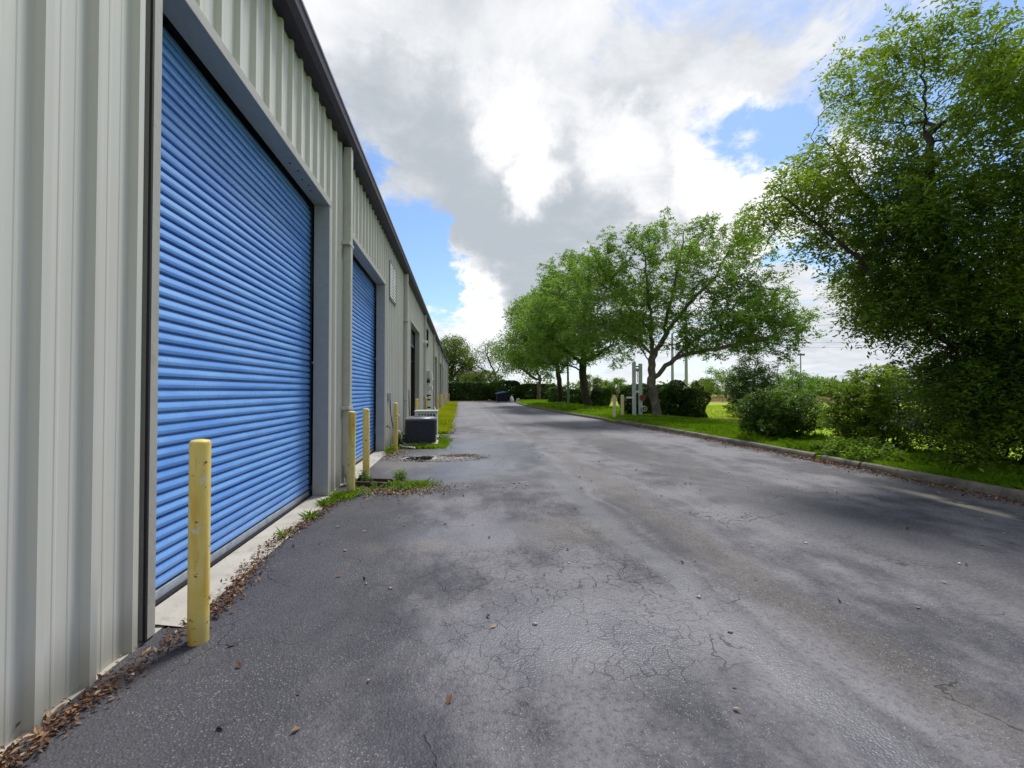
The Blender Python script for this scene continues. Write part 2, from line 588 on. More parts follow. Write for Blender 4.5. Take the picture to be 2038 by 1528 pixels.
def ground_sheet():
    ys = [-400, -60] + list(np.arange(-30, 76, 1.5)) + [80, 95, 120, 180, 300, 600, 1200, 3000]
    vs, fs = [], []
    for y in ys:
        k = kx(min(max(y, -30), 74))
        for x, z in ((-3000, -.06), (-60, -.06), (k + .02, -.06), (k + .06, .105), (k + 1.5, .12), (k + 4, .11), (k + 10, .05),
                     (k + 30, .0), (150, .0), (600, 0), (3000, 0)):
            vs.append((x, y, z))
    n = 11
    for i in range(len(ys) - 1):
        for j in range(n - 1):
            fs.append((i * n + j, i * n + j + 1, (i + 1) * n + j + 1, (i + 1) * n + j))
    return MB().add(vs, fs, 0, False).build("ground", M['lawn'])


kind(ground_sheet(), 'structure')
rd = MB()
ys = list(np.arange(-30, 68.5, 1.0))
vs, fs = [], []
for y in ys:
    vs += [(-1.985, y, 0), (2, y, 0), (kx(y) + .03, y, 0)]
for i in range(len(ys) - 1):
    for j in (0, 1):
        fs.append((i * 3 + j, i * 3 + j + 1, i * 3 + j + 4, i * 3 + j + 3))
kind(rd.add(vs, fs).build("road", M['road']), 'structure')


def kerb(y0, y1, dx=0.0, dz=0.0, nose0=True, nose1=True):
    prof = [(.0, -.02), (.012, .085), (.03, .125), (.06, .14), (.15, .142), (.175, .12), (.18, -.02)]
    st = list(np.arange(y0, y1, .6)) + [y1]
    if nose0:
        st = [y0, y0 + .12, y0 + .3] + [s for s in st if s > y0 + .5]
    if nose1:
        st = [s for s in st if s < y1 - .5] + [y1 - .3, y1 - .12, y1]
    vs, fs = [], []
    for s_ in st:
        sc = 1.0
        if nose0:
            sc = min(sc, .35 + .65 * min(1, math.sqrt(max(0, (s_ - y0) / .3))))
        if nose1:
            sc = min(sc, .35 + .65 * min(1, math.sqrt(max(0, (y1 - s_) / .3))))
        wv = .006 * math.sin(s_ * 2.3) + .004 * math.sin(s_ * 5.1)
        for (a, b) in prof:
            vs.append((kx(s_) + dx + a + wv + (1 - sc) * .05, s_, (b + wv * .5) * (sc if b > 0 else 1) + dz))
    n = len(prof)
    for i in range(len(st) - 1):
        for j in range(n - 1):
            fs.append((i * n + j, i * n + j + 1, (i + 1) * n + j + 1, (i + 1) * n + j))
    fs += [tuple(range(n)), tuple(range((len(st) - 1) * n, len(st) * n))[::-1]]
    return kind(MB().add(vs, fs, 0, False).build("kerb", M['kerb'], None, .006), 'structure')


kerb(-12, 4.78, nose0=False, nose1=False)
kerb(4.80, 8.05, .004, -.004, False, False)
kerb(8.08, 9.05, -.012, -.012, False, False)
kerb(9.25, 15.0, .0, .0, False, False)
kerb(15.02, 21.6, .004, .003, False, True)
kerb(22.6, 34.9, 0, 0, True, False)
kerb(34.92, 50, .003, 0, False, False)
kerb(50.02, 66, 0, 0, False, False)

# concrete apron strip under the wall and in the door recesses
ap = MB()
ap.add([(-6, -6, .004), (-1.93, -6, .004), (-1.93, 68.4, .004), (-6, 68.4, .004)], [(0, 1, 2, 3)])
kind(ap.build("concrete_apron", M['apron']), 'structure')
sl = MB()
for (y0, y1) in ((3.2, 6.8), (8.1, 11.65)):
    sl.add([(-2.13, y0, .028), (-1.97, y0, .022), (-1.80, y0 - .02, .006), (-1.80, y1 + .02, .006), (-1.97, y1, .022), (-2.13, y1, .028)],
           [(0, 1, 4, 5), (1, 2, 3, 4)])
    kind(sl.build("door_apron", M['apron']), 'structure')
    sl = MB()
# mulch bed under the end hedge, gravel drain outlet, puddle in a broken patch
mb = MB()
for i in range(41):
    xx = -4 + i * .4
    mb.v += [(xx, 66.6 + .25 * math.sin(i * 1.3) + .15 * math.sin(i * 2.9), .012), (xx, 75, .012)]
mb.f = [[2 * i, 2 * i + 2, 2 * i + 3, 2 * i + 1] for i in range(40)]
mb.m = [0] * 40
mb.sm = [False] * 40
kind(mb.build("mulch_bed", M['mulch']), 'structure')


def patch(name, mat, cx, cy, rx, ry, z, seed, n=40, jag=.22, ang=0.0):
    r = random.Random(seed)
    ph = [r.uniform(0, 6.28) for _ in range(6)]
    vs = [(cx, cy, z)]
    for i in range(n):
        a = 2 * PI * i / n
        k = 1 + jag * (.5 * math.sin(2 * a + ph[0]) + .35 * math.sin(3 * a + ph[1]) + .3 * math.sin(5 * a + ph[2]) + .22 * math.sin(9 * a + ph[3]) + .15 * math.sin(14 * a + ph[4]))
        px, py = rx * k * math.cos(a), ry * k * math.sin(a)
        vs.append((cx + px * math.cos(ang) - py * math.sin(ang), cy + px * math.sin(ang) + py * math.cos(ang), z))
    fs = [(0, 1 + i, 1 + (i + 1) % n) for i in range(n)]
    return kind(MB().add(vs, fs).build(name, mat), 'structure')


patch("gravel_patch", M['gravel_bed'], 11.4, 18.4, 1.4, .9, .125, 3)
patch("gravel_patch", M['gravel_bed'], -.55, 10.45, .95, .42, .004, 5)
patch("puddle", M['water'], -.92, 10.42, .36, .33, .009, 6, jag=.3)

# ------------------------------------------------------------------ the warehouse
WX = -1.965           # pan of the siding
RIB = .040
DOORS = [(3.10, 6.82), (8.00, 11.72), (17.80, 21.50), (33.75, 37.45), (42.75, 46.45), (48.8, 52.5), (57.0, 60.7)]
HEAD, EAVE = 4.28, 5.66
YS, YE = -5.2, 68.4
wh = thing("warehouse", "long grey ribbed metal warehouse with blue roller doors and dark eave along the lane", "warehouse", (WX, 30, 0))


def siding_profile():
    out = []
    y0 = 2.285 - .305 * 25
    while y0 < YE:
        for dy, h in ((0, 0), (.013, RIB), (.058, RIB), (.075, 0), (.134, 0), (.140, .0022), (.152, .0022), (.158, 0),
                      (.222, 0), (.228, .0022), (.240, .0022), (.246, 0)):
            out.append((y0 + dy, h))
        y0 += .305
    return [p for p in out if YS <= p[0] <= YE]


prof = siding_profile()
py_, ph_ = [p[0] for p in prof], [p[1] for p in prof]
cuts = sorted({c for d in DOORS for c in d})
allp = sorted(prof + [(c, float(np.interp(c, py_, ph_))) for c in cuts] + [(YS, 0.0), (YE, 0.0)])
wb = MB()
zs = [0.0, HEAD, EAVE]
vs = [(WX + h, y, z) for (y, h) in allp for z in zs]
fs = []
for i in range(len(allp) - 1):
    mid = (allp[i][0] + allp[i + 1][0]) / 2
    inside = any(a < mid < b for a, b in DOORS)
    for j in (0, 1):
        if j == 0 and inside:
            continue
        fs.append((i * 3 + j, (i + 1) * 3 + j, (i + 1) * 3 + j + 1, i * 3 + j + 1))
wb.add(vs, fs).build("wall", M['wall'], wh)
# closed body behind: end walls, back wall, floor, roof
bk = MB()
gab = [(-22, 0), (WX - .05, 0), (WX - .05, EAVE + .01), (-12, 6.38), (-22, EAVE - .01)]
bk.prism(gab, 'y', YE - .02, YE + .05)
bk.prism(gab, 'y', YS - .05, YS + .02)
bk.box(-22.2, -22.0, YS - .05, YE + .05, 0, EAVE)
bk.build("side_wall", M['farwall'], wh)
lin = MB()
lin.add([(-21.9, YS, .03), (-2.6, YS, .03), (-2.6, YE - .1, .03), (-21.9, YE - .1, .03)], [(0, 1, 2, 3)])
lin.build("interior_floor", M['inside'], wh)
rf = MB()
rf.add([(-1.99, YS - .1, EAVE + .02), (-1.99, YE + .1, EAVE + .02), (-12, YE + .1, 6.4), (-12, YS - .1, 6.4), (-22.3, YE + .1, EAVE), (-22.3, YS - .1, EAVE)],
       [(0, 1, 2, 3), (3, 2, 4, 5)])
rf.build("roof", M['roof'], wh)
# sculptured eave gutter
gt = MB()
gp = [(-1.985, EAVE - .06), (-1.80, EAVE - .06), (-1.745, EAVE + .02), (-1.735, EAVE + .13), (-1.745, EAVE + .13), (-1.757, EAVE + .03), (-1.805, EAVE - .045), (-1.985, EAVE - .045)]
gt.prism(gp, 'y', YS - .1, YE + .12)
go = gt.build("gutter", M['gutter'], wh)
lp = MB()
lp.prism([(-1.762, EAVE + .132), (-1.722, EAVE + .132), (-1.716, EAVE + .150), (-1.722, EAVE + .170), (-1.762, EAVE + .170)], 'y', YS - .1, YE + .12)
lp.build("gutter_lip", M['lip'], go)


def downspout(y):
    x0, x1 = -1.925, -1.80
    b = MB()
    b.box(x0, x1, y - .07, y + .07, .32, EAVE - .06)
    o = b.build("downspout", M['spout'], wh, .012)
    e = MB()
    path = [(-1.86, y, .34), (-1.86, y, .24), (-1.83, y - .0, .16), (-1.77, y, .10), (-1.70, y, .065)]
    e.tube(path, [.071, .072, .073, .073, .074], 12)
    e.build("elbow", M['spout'], o)
    for z in (1.25, 3.95):
        s_ = MB()
        s_.box(x0 - .01, x1 + .006, y - .16, y - .072, z, z + .05)
        s_.box(x0 - .01, x1 + .006, y + .072, y + .12, z, z + .05)
        s_.box(x1 + .001, x1 + .006, y - .072, y + .072, z, z + .05)
        s_.build("strap", M['spout'], o)


for y in (7.68, 15.75, 24.1, 32.4, 40.2, 48.0, 56.0, 64.2):
    downspout(y)
eb = MB()
eb.box(-1.93, -1.80, YE - .08, YE + .06, 0, EAVE - .065)
eb.build("corner_trim", M['spout'], wh)


def slat_curtain(y0, y1, z0, zt, roll=True):
    pitch = .0857
    pts = []
    n = int((zt - z0) / pitch)
    rr = random.Random(int(y0 * 10))
    for i in range(n):
        zb = z0 + i * pitch
        j = .0 if i % 6 else .006
        for dz, dx in ((0.0, -.025 - j), (.0115 + j * .5, -.025 - j), (.0138 + j * .5, .0), (.021, .0065), (.040, .0085), (.046, .0075), (.060, .0035), (.082, -.004)):
            pts.append((dx, zb + dz))
    out = []
    R0, zr = .34, zt - .40
    for (dx, z) in pts:
        if roll and z > zr:
            a = min((z - zr) / R0, 1.5)
            out.append((-2.195 - R0 * (1 - math.cos(a)) + dx * math.cos(a), zr + R0 * math.sin(a) + dx * math.sin(a)))
        else:
            out.append((-2.195 + dx, z))
    # slightly uneven from end to end so that the reflections break up
    ys = np.linspace(y0, y1, 9)
    vs, fs = [], []
    for y in ys:
        wob = .003 * math.sin(y * 3.1 + y0)
        for (x, z) in out:
            vs.append((x + wob * math.sin(z * 2.2 + y), y, z))
    m_ = len(out)
    for i in range(len(ys) - 1):
        for k in range(m_ - 1):
            fs.append((i * m_ + k, (i + 1) * m_ + k, (i + 1) * m_ + k + 1, i * m_ + k + 1))
    return MB().add(vs, fs)


def roller_door(y0, y1, mat, opened=0.0):
    zb = .10 + opened
    lab = {'door': None}
    cur = slat_curtain(y0 - .04, y1 + .04, zb, 4.52).build("roller_door", mat, wh)
    if opened:
        cur['label'] = "roller door rolled almost fully up over a black opening"
    b = MB()
    b.box(-2.215, -2.185, y0 - .04, y1 + .04, zb - .07, zb - .004)
    b.box(-2.235, -2.165, y0 - .04, y1 + .04, zb - .078, zb - .0705)
    b.build("bottom_bar", M['bar'], cur)
    if not opened:
        r = MB()
        r.prism([(-2.165, .026), (-2.165, .022), (-2.15, .027), (-2.16, .05), (-2.168, .05)], 'y', y0 + .01, y1 - .01)
        r.build("weather_seal", M['rubber'], cur)
    for ya in (y0 - .035, y1 + .012):
        g = MB()
        g.box(-2.26, -2.165, ya, ya + .023, .02, 4.3)
        g.build("guide_rail", M['black'], cur)
    fr = MB()
    fr.box(-2.135, -1.918, y1, y1 + .085, .012, HEAD)
    fr.box(-2.135, -1.918, y0 - .085, y0, .012, HEAD)
    fr.box(-2.135, -1.914, y0 - .10, y1 + .10, HEAD, HEAD + .10)
    fo = fr.build("door_frame", M['trim'], wh, .004)
    if y0 < 12:
        for k in range(5):
            yy = y1 - .5 - .16 * k * (1 if k < 3 else 1.15)
            sc = MB()
            sc.lathe(-2.03 + .03 * (k % 2), yy, [(.012, HEAD - .006), (.014, HEAD - .001)], 8)
            sc.build("screw", M['black'], fo)


for i, (a, b) in enumerate(DOORS):
    if i in (0, 1):
        roller_door(a, b, M['door'])
    elif i == 2:
        roller_door(a, b, M['door2'], 3.55)
    else:
        roller_door(a, b, M['door2'])

# black strip standing in for the dark open gap at the near corner of the first door
st = MB()
st.box(-1.925, -1.909, 3.10 - .105, 3.10 - .087, .02, HEAD)
st.build("gap_strip", M['rubber'], wh)


def louvre(y0, y1, z0, z1, dark):
    o = MB()
    w = .045
    xx0, xx1 = -1.927, -1.90
    o.box(xx0, xx1, y0, y1, z0, z0 + w)
    o.box(xx0, xx1, y0, y1, z1 - w, z1)
    o.box(xx0, xx1, y0, y0 + w, z0 + w, z1 - w)
    o.box(xx0, xx1, y1 - w, y1, z0 + w, z1 - w)
    o.box(xx0, xx1 - .002, (y0 + y1) / 2 - .02, (y0 + y1) / 2 + .02, z0 + w, z1 - w)
    fr = o.build("louvre_vent", M['ac_top'], wh)
    bk = MB()
    bk.box(-1.929, -1.9265, y0 + .01, y1 - .01, z0 + .01, z1 - .01)
    bk.build("vent_backing", M['black'], fr)
    n = 11
    s_ = MB()
    for k in range(n):
        z = z0 + w + (k + .15) * (z1 - z0 - 2 * w) / n
        d = (z1 - z0 - 2 * w) / n
        ext = .062 if dark else .0
        if not dark:
            s_.box(-1.9255, -1.905, y0 + w + .02, (y0 + y1) / 2 - .03, z + d * .22, z + d * .85)
            s_.box(-1.9255, -1.905, (y0 + y1) / 2 + .03, y1 - w - .02, z + d * .22, z + d * .85)
            continue
        s_.prism([(-1.925, z + d * .9), (-1.902 + ext, z + d * .25), (-1.902 + ext, z + d * .16), (-1.925, z + d * .80)], 'y', y0 + w, y1 - w)
    s_.build("blades", M['black'] if dark else M['white'], fr)


louvre(12.42, 13.60, 4.08, 5.12, False)
louvre(25.6, 26.95, 4.12, 5.14, True)

# equipment on the wall by the third bay
cm = MB()
cm.box(-1.93, -1.90, 23.55, 23.67, 4.08, 4.20)
cm.tube([(-1.90, 23.61, 4.14), (-1.80, 23.61, 4.14), (-1.76, 23.56, 4.12)], .018, 8)
cm.lathe(-1.74, 23.52, [(.02, 4.01), (.06, 4.04), (.07, 4.09), (.06, 4.14), (.02, 4.16)], 14)
cm.build("security_camera", M['white'], wh)
el = MB()
el.box(-1.93, -1.74, 26.1, 26.62, 2.28, 2.72)
el.build("electric_box", M['greybox'], wh, .01)
el = MB()
el.box(-1.93, -1.66, 26.75, 27.25, 2.20, 2.66)
el.lathe(-1.60, 27.0, [(.01, 2.2), (.05, 2.22), (.05, 2.3)], 10)
el.build("meter_box", M['white'], wh, .012)
el = MB()
el.box(-1.925, -1.75, 26.2, 26.6, 2.02, 2.22)
el.build("breaker_box", M['black'], wh, .008)
el = MB()
el.box(-1.93, -1.62, 26.6, 27.1, 1.62, 1.86)
el.build("disconnect_box", M['white'], wh, .02)
for yy, za, zb in ((26.35, 1.0, 2.05), (26.85, .15, 1.65), (26.98, .15, 2.22)):
    cd = MB()
    cd.tube([(-1.88, yy, za), (-1.88, yy, zb)], .022, 8)
    cd.build("conduit", M['white'], wh)
for zz in (1.25, 1.0, .55):
    el = MB()
    el.box(-1.92, -1.72, 26.3, 26.75, zz, zz + .09)
    el.build("pipe_bracket", M['black'], wh)
sw = MB()
sw.box(-1.927, -1.84, 12.28, 12.44, 1.28, 1.50)
sw.build("switch_box", M['greybox'], wh, .008)
sw = MB()
sw.tube([(-1.88, 12.36, 1.28), (-1.86, 12.38, .9), (-1.80, 12.45, .5), (-1.72, 12.6, .35), (-1.55, 12.85, .3)], .013, 8)
sw.build("cable", M['black'], wh)
tp = MB()
tp.tube([(-1.93, 11.98, .62), (-1.84, 11.98, .62), (-1.82, 11.98, .57)], .014, 8)
tp.box(-1.885, -1.865, 11.93, 12.03, .645, .66)
tp.build("hose_tap", M['black'], wh)
sw = MB()
sw.box(-1.927, -1.84, 16.75, 16.95, 1.30, 1.62)
sw.build("disconnect_switch", M['greybox'], wh, .008)
sw = MB()
sw.tube([(-1.88, 16.85, 1.3), (-1.87, 16.83, .95), (-1.84, 16.75, .55), (-1.75, 16.6, .3)], .016, 8)
sw.build("cable", M['black'], wh)

# ------------------------------------------------------------------ bollards
bo = MB()
bo.lathe(0, 0, [(.0575, -.03), (.0575, 1.225), (.0555, 1.236), (.049, 1.243), (.025, 1.249), (.004, 1.251)], 36)
b0 = bo.build("bollard", M['bollard'])
b0.location = (-1.61, 3.00, 0)
BG = "yellow steel bollards beside the door openings"
tag(b0, "chipped yellow bollard in front of the nearest blue roller door", "bollard", BG)
bl = [((-1.61, 6.90, 0), "yellow bollard in the weeds beside the first downspout, black nicks low on it"),
      ((-1.61, 7.98, 0), "yellow bollard just beyond the brown splash block, before the second blue door"),
      ((-1.66, 11.85, 0), "yellow bollard beside the small grey switch box and the dark condenser"),
      ((-1.64, 17.5, 0), "yellow bollard at the near edge of the black open doorway"),
      ((-1.61, 21.4, 0), "yellow bollard at the far edge of the black open doorway"),
      ((-1.66, 33.9, 0), "yellow bollard standing first along the yellowed grass strip"),
      ((-1.63, 37.6, 0), "second yellow bollard along the yellowed grass strip by the wall"),
      ((-1.61, 41.4, 0), "third yellow bollard along the yellowed grass strip by the wall"),
      ((-1.57, 46.6, 0), "fourth yellow bollard along the yellowed grass strip by the wall"),
      ((-1.52, 53.0, 0), "fifth yellow bollard along the yellowed grass strip by the wall"),
      ((-1.49, 59.8, 0), "farthest yellow bollard by the wall, close to the end hedge")]
for k, (loc, lab) in enumerate(bl):
    o = copy_tree(b0, loc, lab)
    o.rotation_euler = (random.uniform(-.008, .008), random.uniform(-.008, .008), random.uniform(0, 6))
# ring hook on one bollard: a hose hanger
hk = MB()
hk.tube([(.057, 0, .94), (.10, 0, .93), (.115, 0, .88), (.10, 0, .83), (.057, 0, .82)], .018, 8)
for o in list(COL.objects):
    if o.name.startswith("bollard") and abs(o.location.y - 11.85) < .01:
        o.rotation_euler = (0, 0, -.6)
        h_ = hk.build("hook", M['bollard'])
        h_.parent = o
bp = MB()
bp.lathe(0, 0, [(.085, -.05), (.085, 1.25), (.082, 1.285), (.068, 1.315), (.04, 1.332), (.004, 1.338)], 28)
p0 = bp.build("bollard", M['bollard_pale'])
p0.location = (7.88, 22.26, 0)
tag(p0, "pale cream bollard in the kerb gap, the one standing on the asphalt edge", "bollard", "pale bollards in the kerb gap")
copy_tree(p0, (8.62, 23.1, .02), "pale cream bollard in the grass nearest the grey steel posts")

# ------------------------------------------------------------------ condensers
ac = thing("condenser", "dark navy air conditioning condenser with wire grille on a pad by the wall", "air conditioner", (-1.10, 13.0, 0), "condensers along the wall")


def rrect(cx, cy, hx, hy, r, n=6):
    pts = []
    for (sx, sy, a0) in ((1, 1, 0), (-1, 1, 90), (-1, -1, 180), (1, -1, 270)):
        for k in range(n + 1):
            a = math.radians(a0 + 90 * k / n)
            pts.append((cx + sx * (hx - r) + r * math.cos(a), cy + sy * (hy - r) + r * math.sin(a)))
    return pts


c_ = MB()
c_.prism(rrect(-1.10, 13.0, .47, .47, .05), 'z', .0, .10)
c_.build("pad", M['apron'], ac, .01)
c_ = MB()
c_.prism(rrect(-1.10, 13.0, .41, .41, .12), 'z', .11, .74, 0, True)
body = c_.build("casing", M['grille'], ac)
g = MB()
ol = rrect(-1.10, 13.0, .418, .418, .12)
for k in range(11):
    z = .15 + k * .055
    g.tube([(p[0], p[1], z) for p in ol] + [(ol[0][0], ol[0][1], z)], .004, 5, caps=False)
for p in ol[::1]:
    g.tube([(p[0], p[1], .13), (p[0], p[1], .73)], .0035, 5)
for t_ in np.linspace(-.27, .27, 9):
    for (ax, ay) in ((t_, -.418), (t_, .418), (-.418, t_), (.418, t_)):
        g.tube([(-1.10 + ax, 13.0 + ay, .13), (-1.10 + ax, 13.0 + ay, .73)], .0035, 5)
g.build("wire_guard", simple("dark_guard_wire", (.045, .05, .075), .5), body)
c_ = MB()
c_.prism(rrect(-1.10, 13.0, .425, .425, .12), 'z', .74, .785, 0, False)
c_.lathe(-1.10, 13.0, [(.40, .786), (.36, .815), (.28, .83), (.275, .80)], 30)
top = c_.build("top_cover", M['ac_top'], ac)
c_ = MB()
for r_ in np.linspace(.05, .27, 8):
    c_.tube([(-1.10 + r_ * math.cos(a), 13.0 + r_ * math.sin(a), .835) for a in np.linspace(0, 2 * PI, 25)], .004, 5, caps=False)
for a in np.linspace(0, PI, 5)[:-1]:
    c_.tube([(-1.10 - .28 * math.cos(a), 13.0 - .28 * math.sin(a), .834), (-1.10 + .28 * math.cos(a), 13.0 + .28 * math.sin(a), .834)], .005, 5)
c_.build("fan_guard", M['black'], top)
c_ = MB()
c_.box(-.685, -.66, 12.7, 12.8, .15, .30)
c_.build("service_valve", M['white'], ac)

a2 = thing("condenser", "pale grey green condenser with dark louvre slots behind the navy one", "air conditioner", (-1.08, 14.75, 0), "condensers along the wall")
c_ = MB()
c_.prism(rrect(-1.08, 14.75, .40, .42, .03), 'z', 0, .10)
c_.build("pad", M['apron'], a2, .01)
c_ = MB()
c_.prism(rrect(-1.08, 14.75, .345, .345, .03), 'z', .105, .88)
cs = c_.build("casing", M['ac_pale'], a2)
c_ = MB()
c_.prism(rrect(-1.08, 14.75, .365, .365, .04), 'z', .882, .925)
c_.build("top_cover", M['ac_pale'], a2, .008)
for k in range(6):
    xx = -1.08 - .235 + k * .092
    c_ = MB()
    c_.add([(xx, 14.397, .66), (xx + .058, 14.397, .66), (xx + .058, 14.397, .80), (xx + .03, 14.397, .835), (xx, 14.397, .80),
            (xx, 14.404, .66), (xx + .058, 14.404, .66), (xx + .058, 14.404, .80), (xx + .03, 14.404, .835), (xx, 14.404, .80)],
           [(4, 3, 2, 1, 0), (0, 1, 6, 5), (1, 2, 7, 6), (2, 3, 8, 7), (3, 4, 9, 8), (4, 0, 5, 9)])
    c_.build("louvre_slot", M['black'], cs)
for zz in (.25, .34, .43, .52):
    c_ = MB()
    c_.box(-1.33, -.83, 14.398, 14.404, zz, zz + .035)
    c_.build("louvre_slot", M['black'], cs)
c_ = MB()
c_.tube([(-.79, 14.70, .93), (-.80, 14.68, .99), (-.83, 14.66, 1.04)], .014, 7)
c_.build("pipe_stub", M['white'], a2)

pv = MB()
pv.tube([(-1.62, 12.42, .09), (-1.55, 12.32, .06), (-1.22, 12.14, .04), (-1.19, 12.12, .02)], .02, 10)
tag(pv.build("drain_pipe", M['white']), "thin white drain pipe lying in the weeds before the navy condenser", "pipe")
lh = MB()
lh.tube([(-1.75, 12.75, .45), (-1.66, 12.7, .42), (-1.60, 12.68, .30), (-1.62, 12.7, .16), (-1.56, 12.72, .10), (-1.50, 12.8, .14)], .024, 8)
lh.tube([(-1.70, 12.85, .20), (-1.60, 12.8, .24), (-1.52, 12.9, .22)], .02, 8)
tag(lh.build("refrigerant_line", M['ac_pale']), "pale bent refrigerant line between wall and navy condenser", "pipe")

# splash block: a brown trough below the downspout
sp = MB()
for (ya, yb) in ((7.42, 7.47), (7.72, 7.77)):
    sp.prism([(-1.70, .0), (-1.12, .0), (-1.10, .03), (-1.14, .07), (-1.70, .10)], 'y', ya, yb)
sp.box(-1.70, -1.12, 7.472, 7.718, .006, .022)
sp.box(-1.74, -1.702, 7.42, 7.77, .004, .12)
tag(sp.build("splash_block", M['brown'], None, .006), "dark brown splash trough on the ground below the first downspout", "splash block")

# ------------------------------------------------------------------ steel gate posts by the oak
gp_ = thing("gate_post", "pair of tall grey steel posts with two round reflectors before the hedge", "gate post", (9.66, 23.6, .11))


def channel(x, y, h, w=.19, d=.10, t_=.016):
    m_ = MB()
    m_.box(x - w / 2, x + w / 2, y - d / 2, y - d / 2 + t_, .05, h)
    m_.box(x - w / 2, x - w / 2 + t_, y - d / 2 + t_, y + d / 2, .05, h)
    m_.box(x + w / 2 - t_, x + w / 2, y - d / 2 + t_, y + d / 2, .05, h)
    return m_


channel(9.47, 23.6, 3.14).build("post", M['steel'], gp_)
channel(9.86, 23.66, 3.06).build("post", M['steel'], gp_)
q = MB()
q.box(9.00, 9.42, 23.46, 23.53, 1.14, 1.24)
q.build("arm", M['white'], gp_, .01)
q = MB()
q.box(9.45, 9.88, 23.665, 23.70, 2.86, 2.94)
q.box(9.60, 9.74, 23.6, 23.66, 2.62, 2.80)
q.build("cross_tie", M['greybox'], gp_)
q = MB()
q.tube([(9.67 + .02 * math.sin(k * 2.1), 23.61, 2.66 - .08 * k) for k in range(9)], .02, 6)
q.build("chain", M['black'], gp_)
q = MB()
q.box(9.575, 9.76, 23.56, 23.60, 1.46, 1.58)
q.build("latch_plate", M['white'], gp_)
for (xx, zz, ma, mb_) in ((9.93, 1.19, M['red'], M['black']), (10.02, .58, M['amber'], M['black'])):
    q = MB()
    n = 20
    for (r0, y0, y1, mi) in ((.17, 23.50, 23.535, 0), (.10, 23.490, 23.4995, 1), (.05, 23.48, 23.4895, 0)):
        q.prism([(xx + r0 * math.cos(2 * PI * k / n), zz + r0 * math.sin(2 * PI * k / n)) for k in range(n)], 'y', y0, y1, mi)
    q.box(xx - .05, xx + .0, 23.536, 23.60, zz - .03, zz + .03)
    o = q.build("reflector", [ma, mb_], gp_)

# ------------------------------------------------------------------ far end: dumpster, bag, boxes, poles
du = thing("dumpster", "navy dumpster with a sloping lighter blue lid at the end of the lane", "dumpster", (5.65, 60.5, 0))
q = MB()
q.prism([(4.95, .12), (6.30, .12), (6.42, 1.28), (4.85, 1.12)], 'y', 59.8, 61.4)
bd = q.build("bin_body", M['dumpster'], du, .02)
q = MB()
for xx in (4.95, 5.3, 5.63, 5.95, 6.25):
    q.box(xx - .03, xx + .03, 59.75, 59.798, .14, 1.05)
q.box(4.82, 6.45, 59.74, 59.797, 1.06, 1.13)
q.build("ribs", M['dumpster'], bd)
q = MB()
q.prism([(4.80, 1.13), (6.46, 1.42), (6.46, 1.47), (5.9, 1.52), (4.80, 1.25)], 'y', 59.7, 61.5)
q.build("lid", M['dlid'], du, .02)
for xx in (5.1, 6.15):
    q = MB()
    q.tube([(xx - .03, 59.95, .08), (xx + .03, 59.95, .08)], .08, 12)
    q.build("wheel", M['black'], du)
q = MB()
q.lathe(6.95, 60.6, [(.28, .0), (.34, .15), (.30, .45), (.18, .75), (.06, .85), (.09, .95)], 14)
tag(q.build("rubbish_bag", M['white']), "pale knotted rubbish bag standing beside the dumpster", "bag")
q = MB()
q.prism([(8.0, .12), (8.5, .12), (8.52, .42), (8.3, .55), (8.02, .40)], 'y', 63.6, 64.0)
tag(q.build("carton", M['white'], None, .02), "small white carton lying on the grass near the end hedge", "box")
q = MB()
q.box(10.0, 10.55, 44.5, 44.9, .10, .38)
q.box(9.98, 10.57, 44.48, 44.92, .382, .42)
tag(q.build("utility_box", M['greybox'], None, .02), "low grey utility box in the grass at the foot of the middle oaks", "utility box")
q = MB()
q.tube([(10.18, 41.56, .08), (10.18, 41.56, .35)], .16, 14)
q.tube([(10.18, 41.56, .35), (10.16, 41.56, 3.0), (10.1, 41.56, 6.6)], [.11, .10, .075], 14)
q.box(9.55, 10.1, 41.46, 41.66, 6.55, 6.68)
tag(q.build("lamp_post", M['pole'], None), "slim dark green lamp post rising into the oak foliage beside the lane", "lamp post")


def pole(px, pytop, depth, h, r, name, label, cat, group, mat):
    p = at(px, 778, depth)
    m_ = MB()
    m_.tube([(p[0], p[1], 0), (p[0], p[1], h * .5), (p[0], p[1], h)], [r, r * .85, r * .7], 12)
    return p, tag(m_.build(name, mat), label, cat, group)


pole(1338.5, 0, 62, 9.5, .21, "utility_pole", "shorter blue grey concrete pole seen beneath the big oak limbs", "utility pole", "concrete poles beyond the hedge", M['cpole'])
pole(1366, 0, 56, 12.0, .21, "utility_pole", "taller blue grey concrete pole just beyond the hedge and oak", "utility pole", "concrete poles beyond the hedge", M['cpole'])
pf = at(1594, 778, 130)
m_ = MB()
m_.tube([(pf[0], pf[1], 0), (pf[0], pf[1], 12.6)], [.22, .15], 10)
fl = tag(m_.build("floodlight_pole", M['cpole']), "distant floodlight mast with a crossbar above the far trees", "light pole")
m_ = MB()
m_.box(pf[0] - 1.1, pf[0] + 1.1, pf[1] - .1, pf[1] + .1, 11.9, 12.1)
for dx in (-.9, -.3, .3, .9):
    m_.box(pf[0] + dx - .2, pf[0] + dx + .2, pf[1] - .35, pf[1] - .102, 11.85, 12.4)
c_ = m_.build("lamp_head", M['pole'], fl)
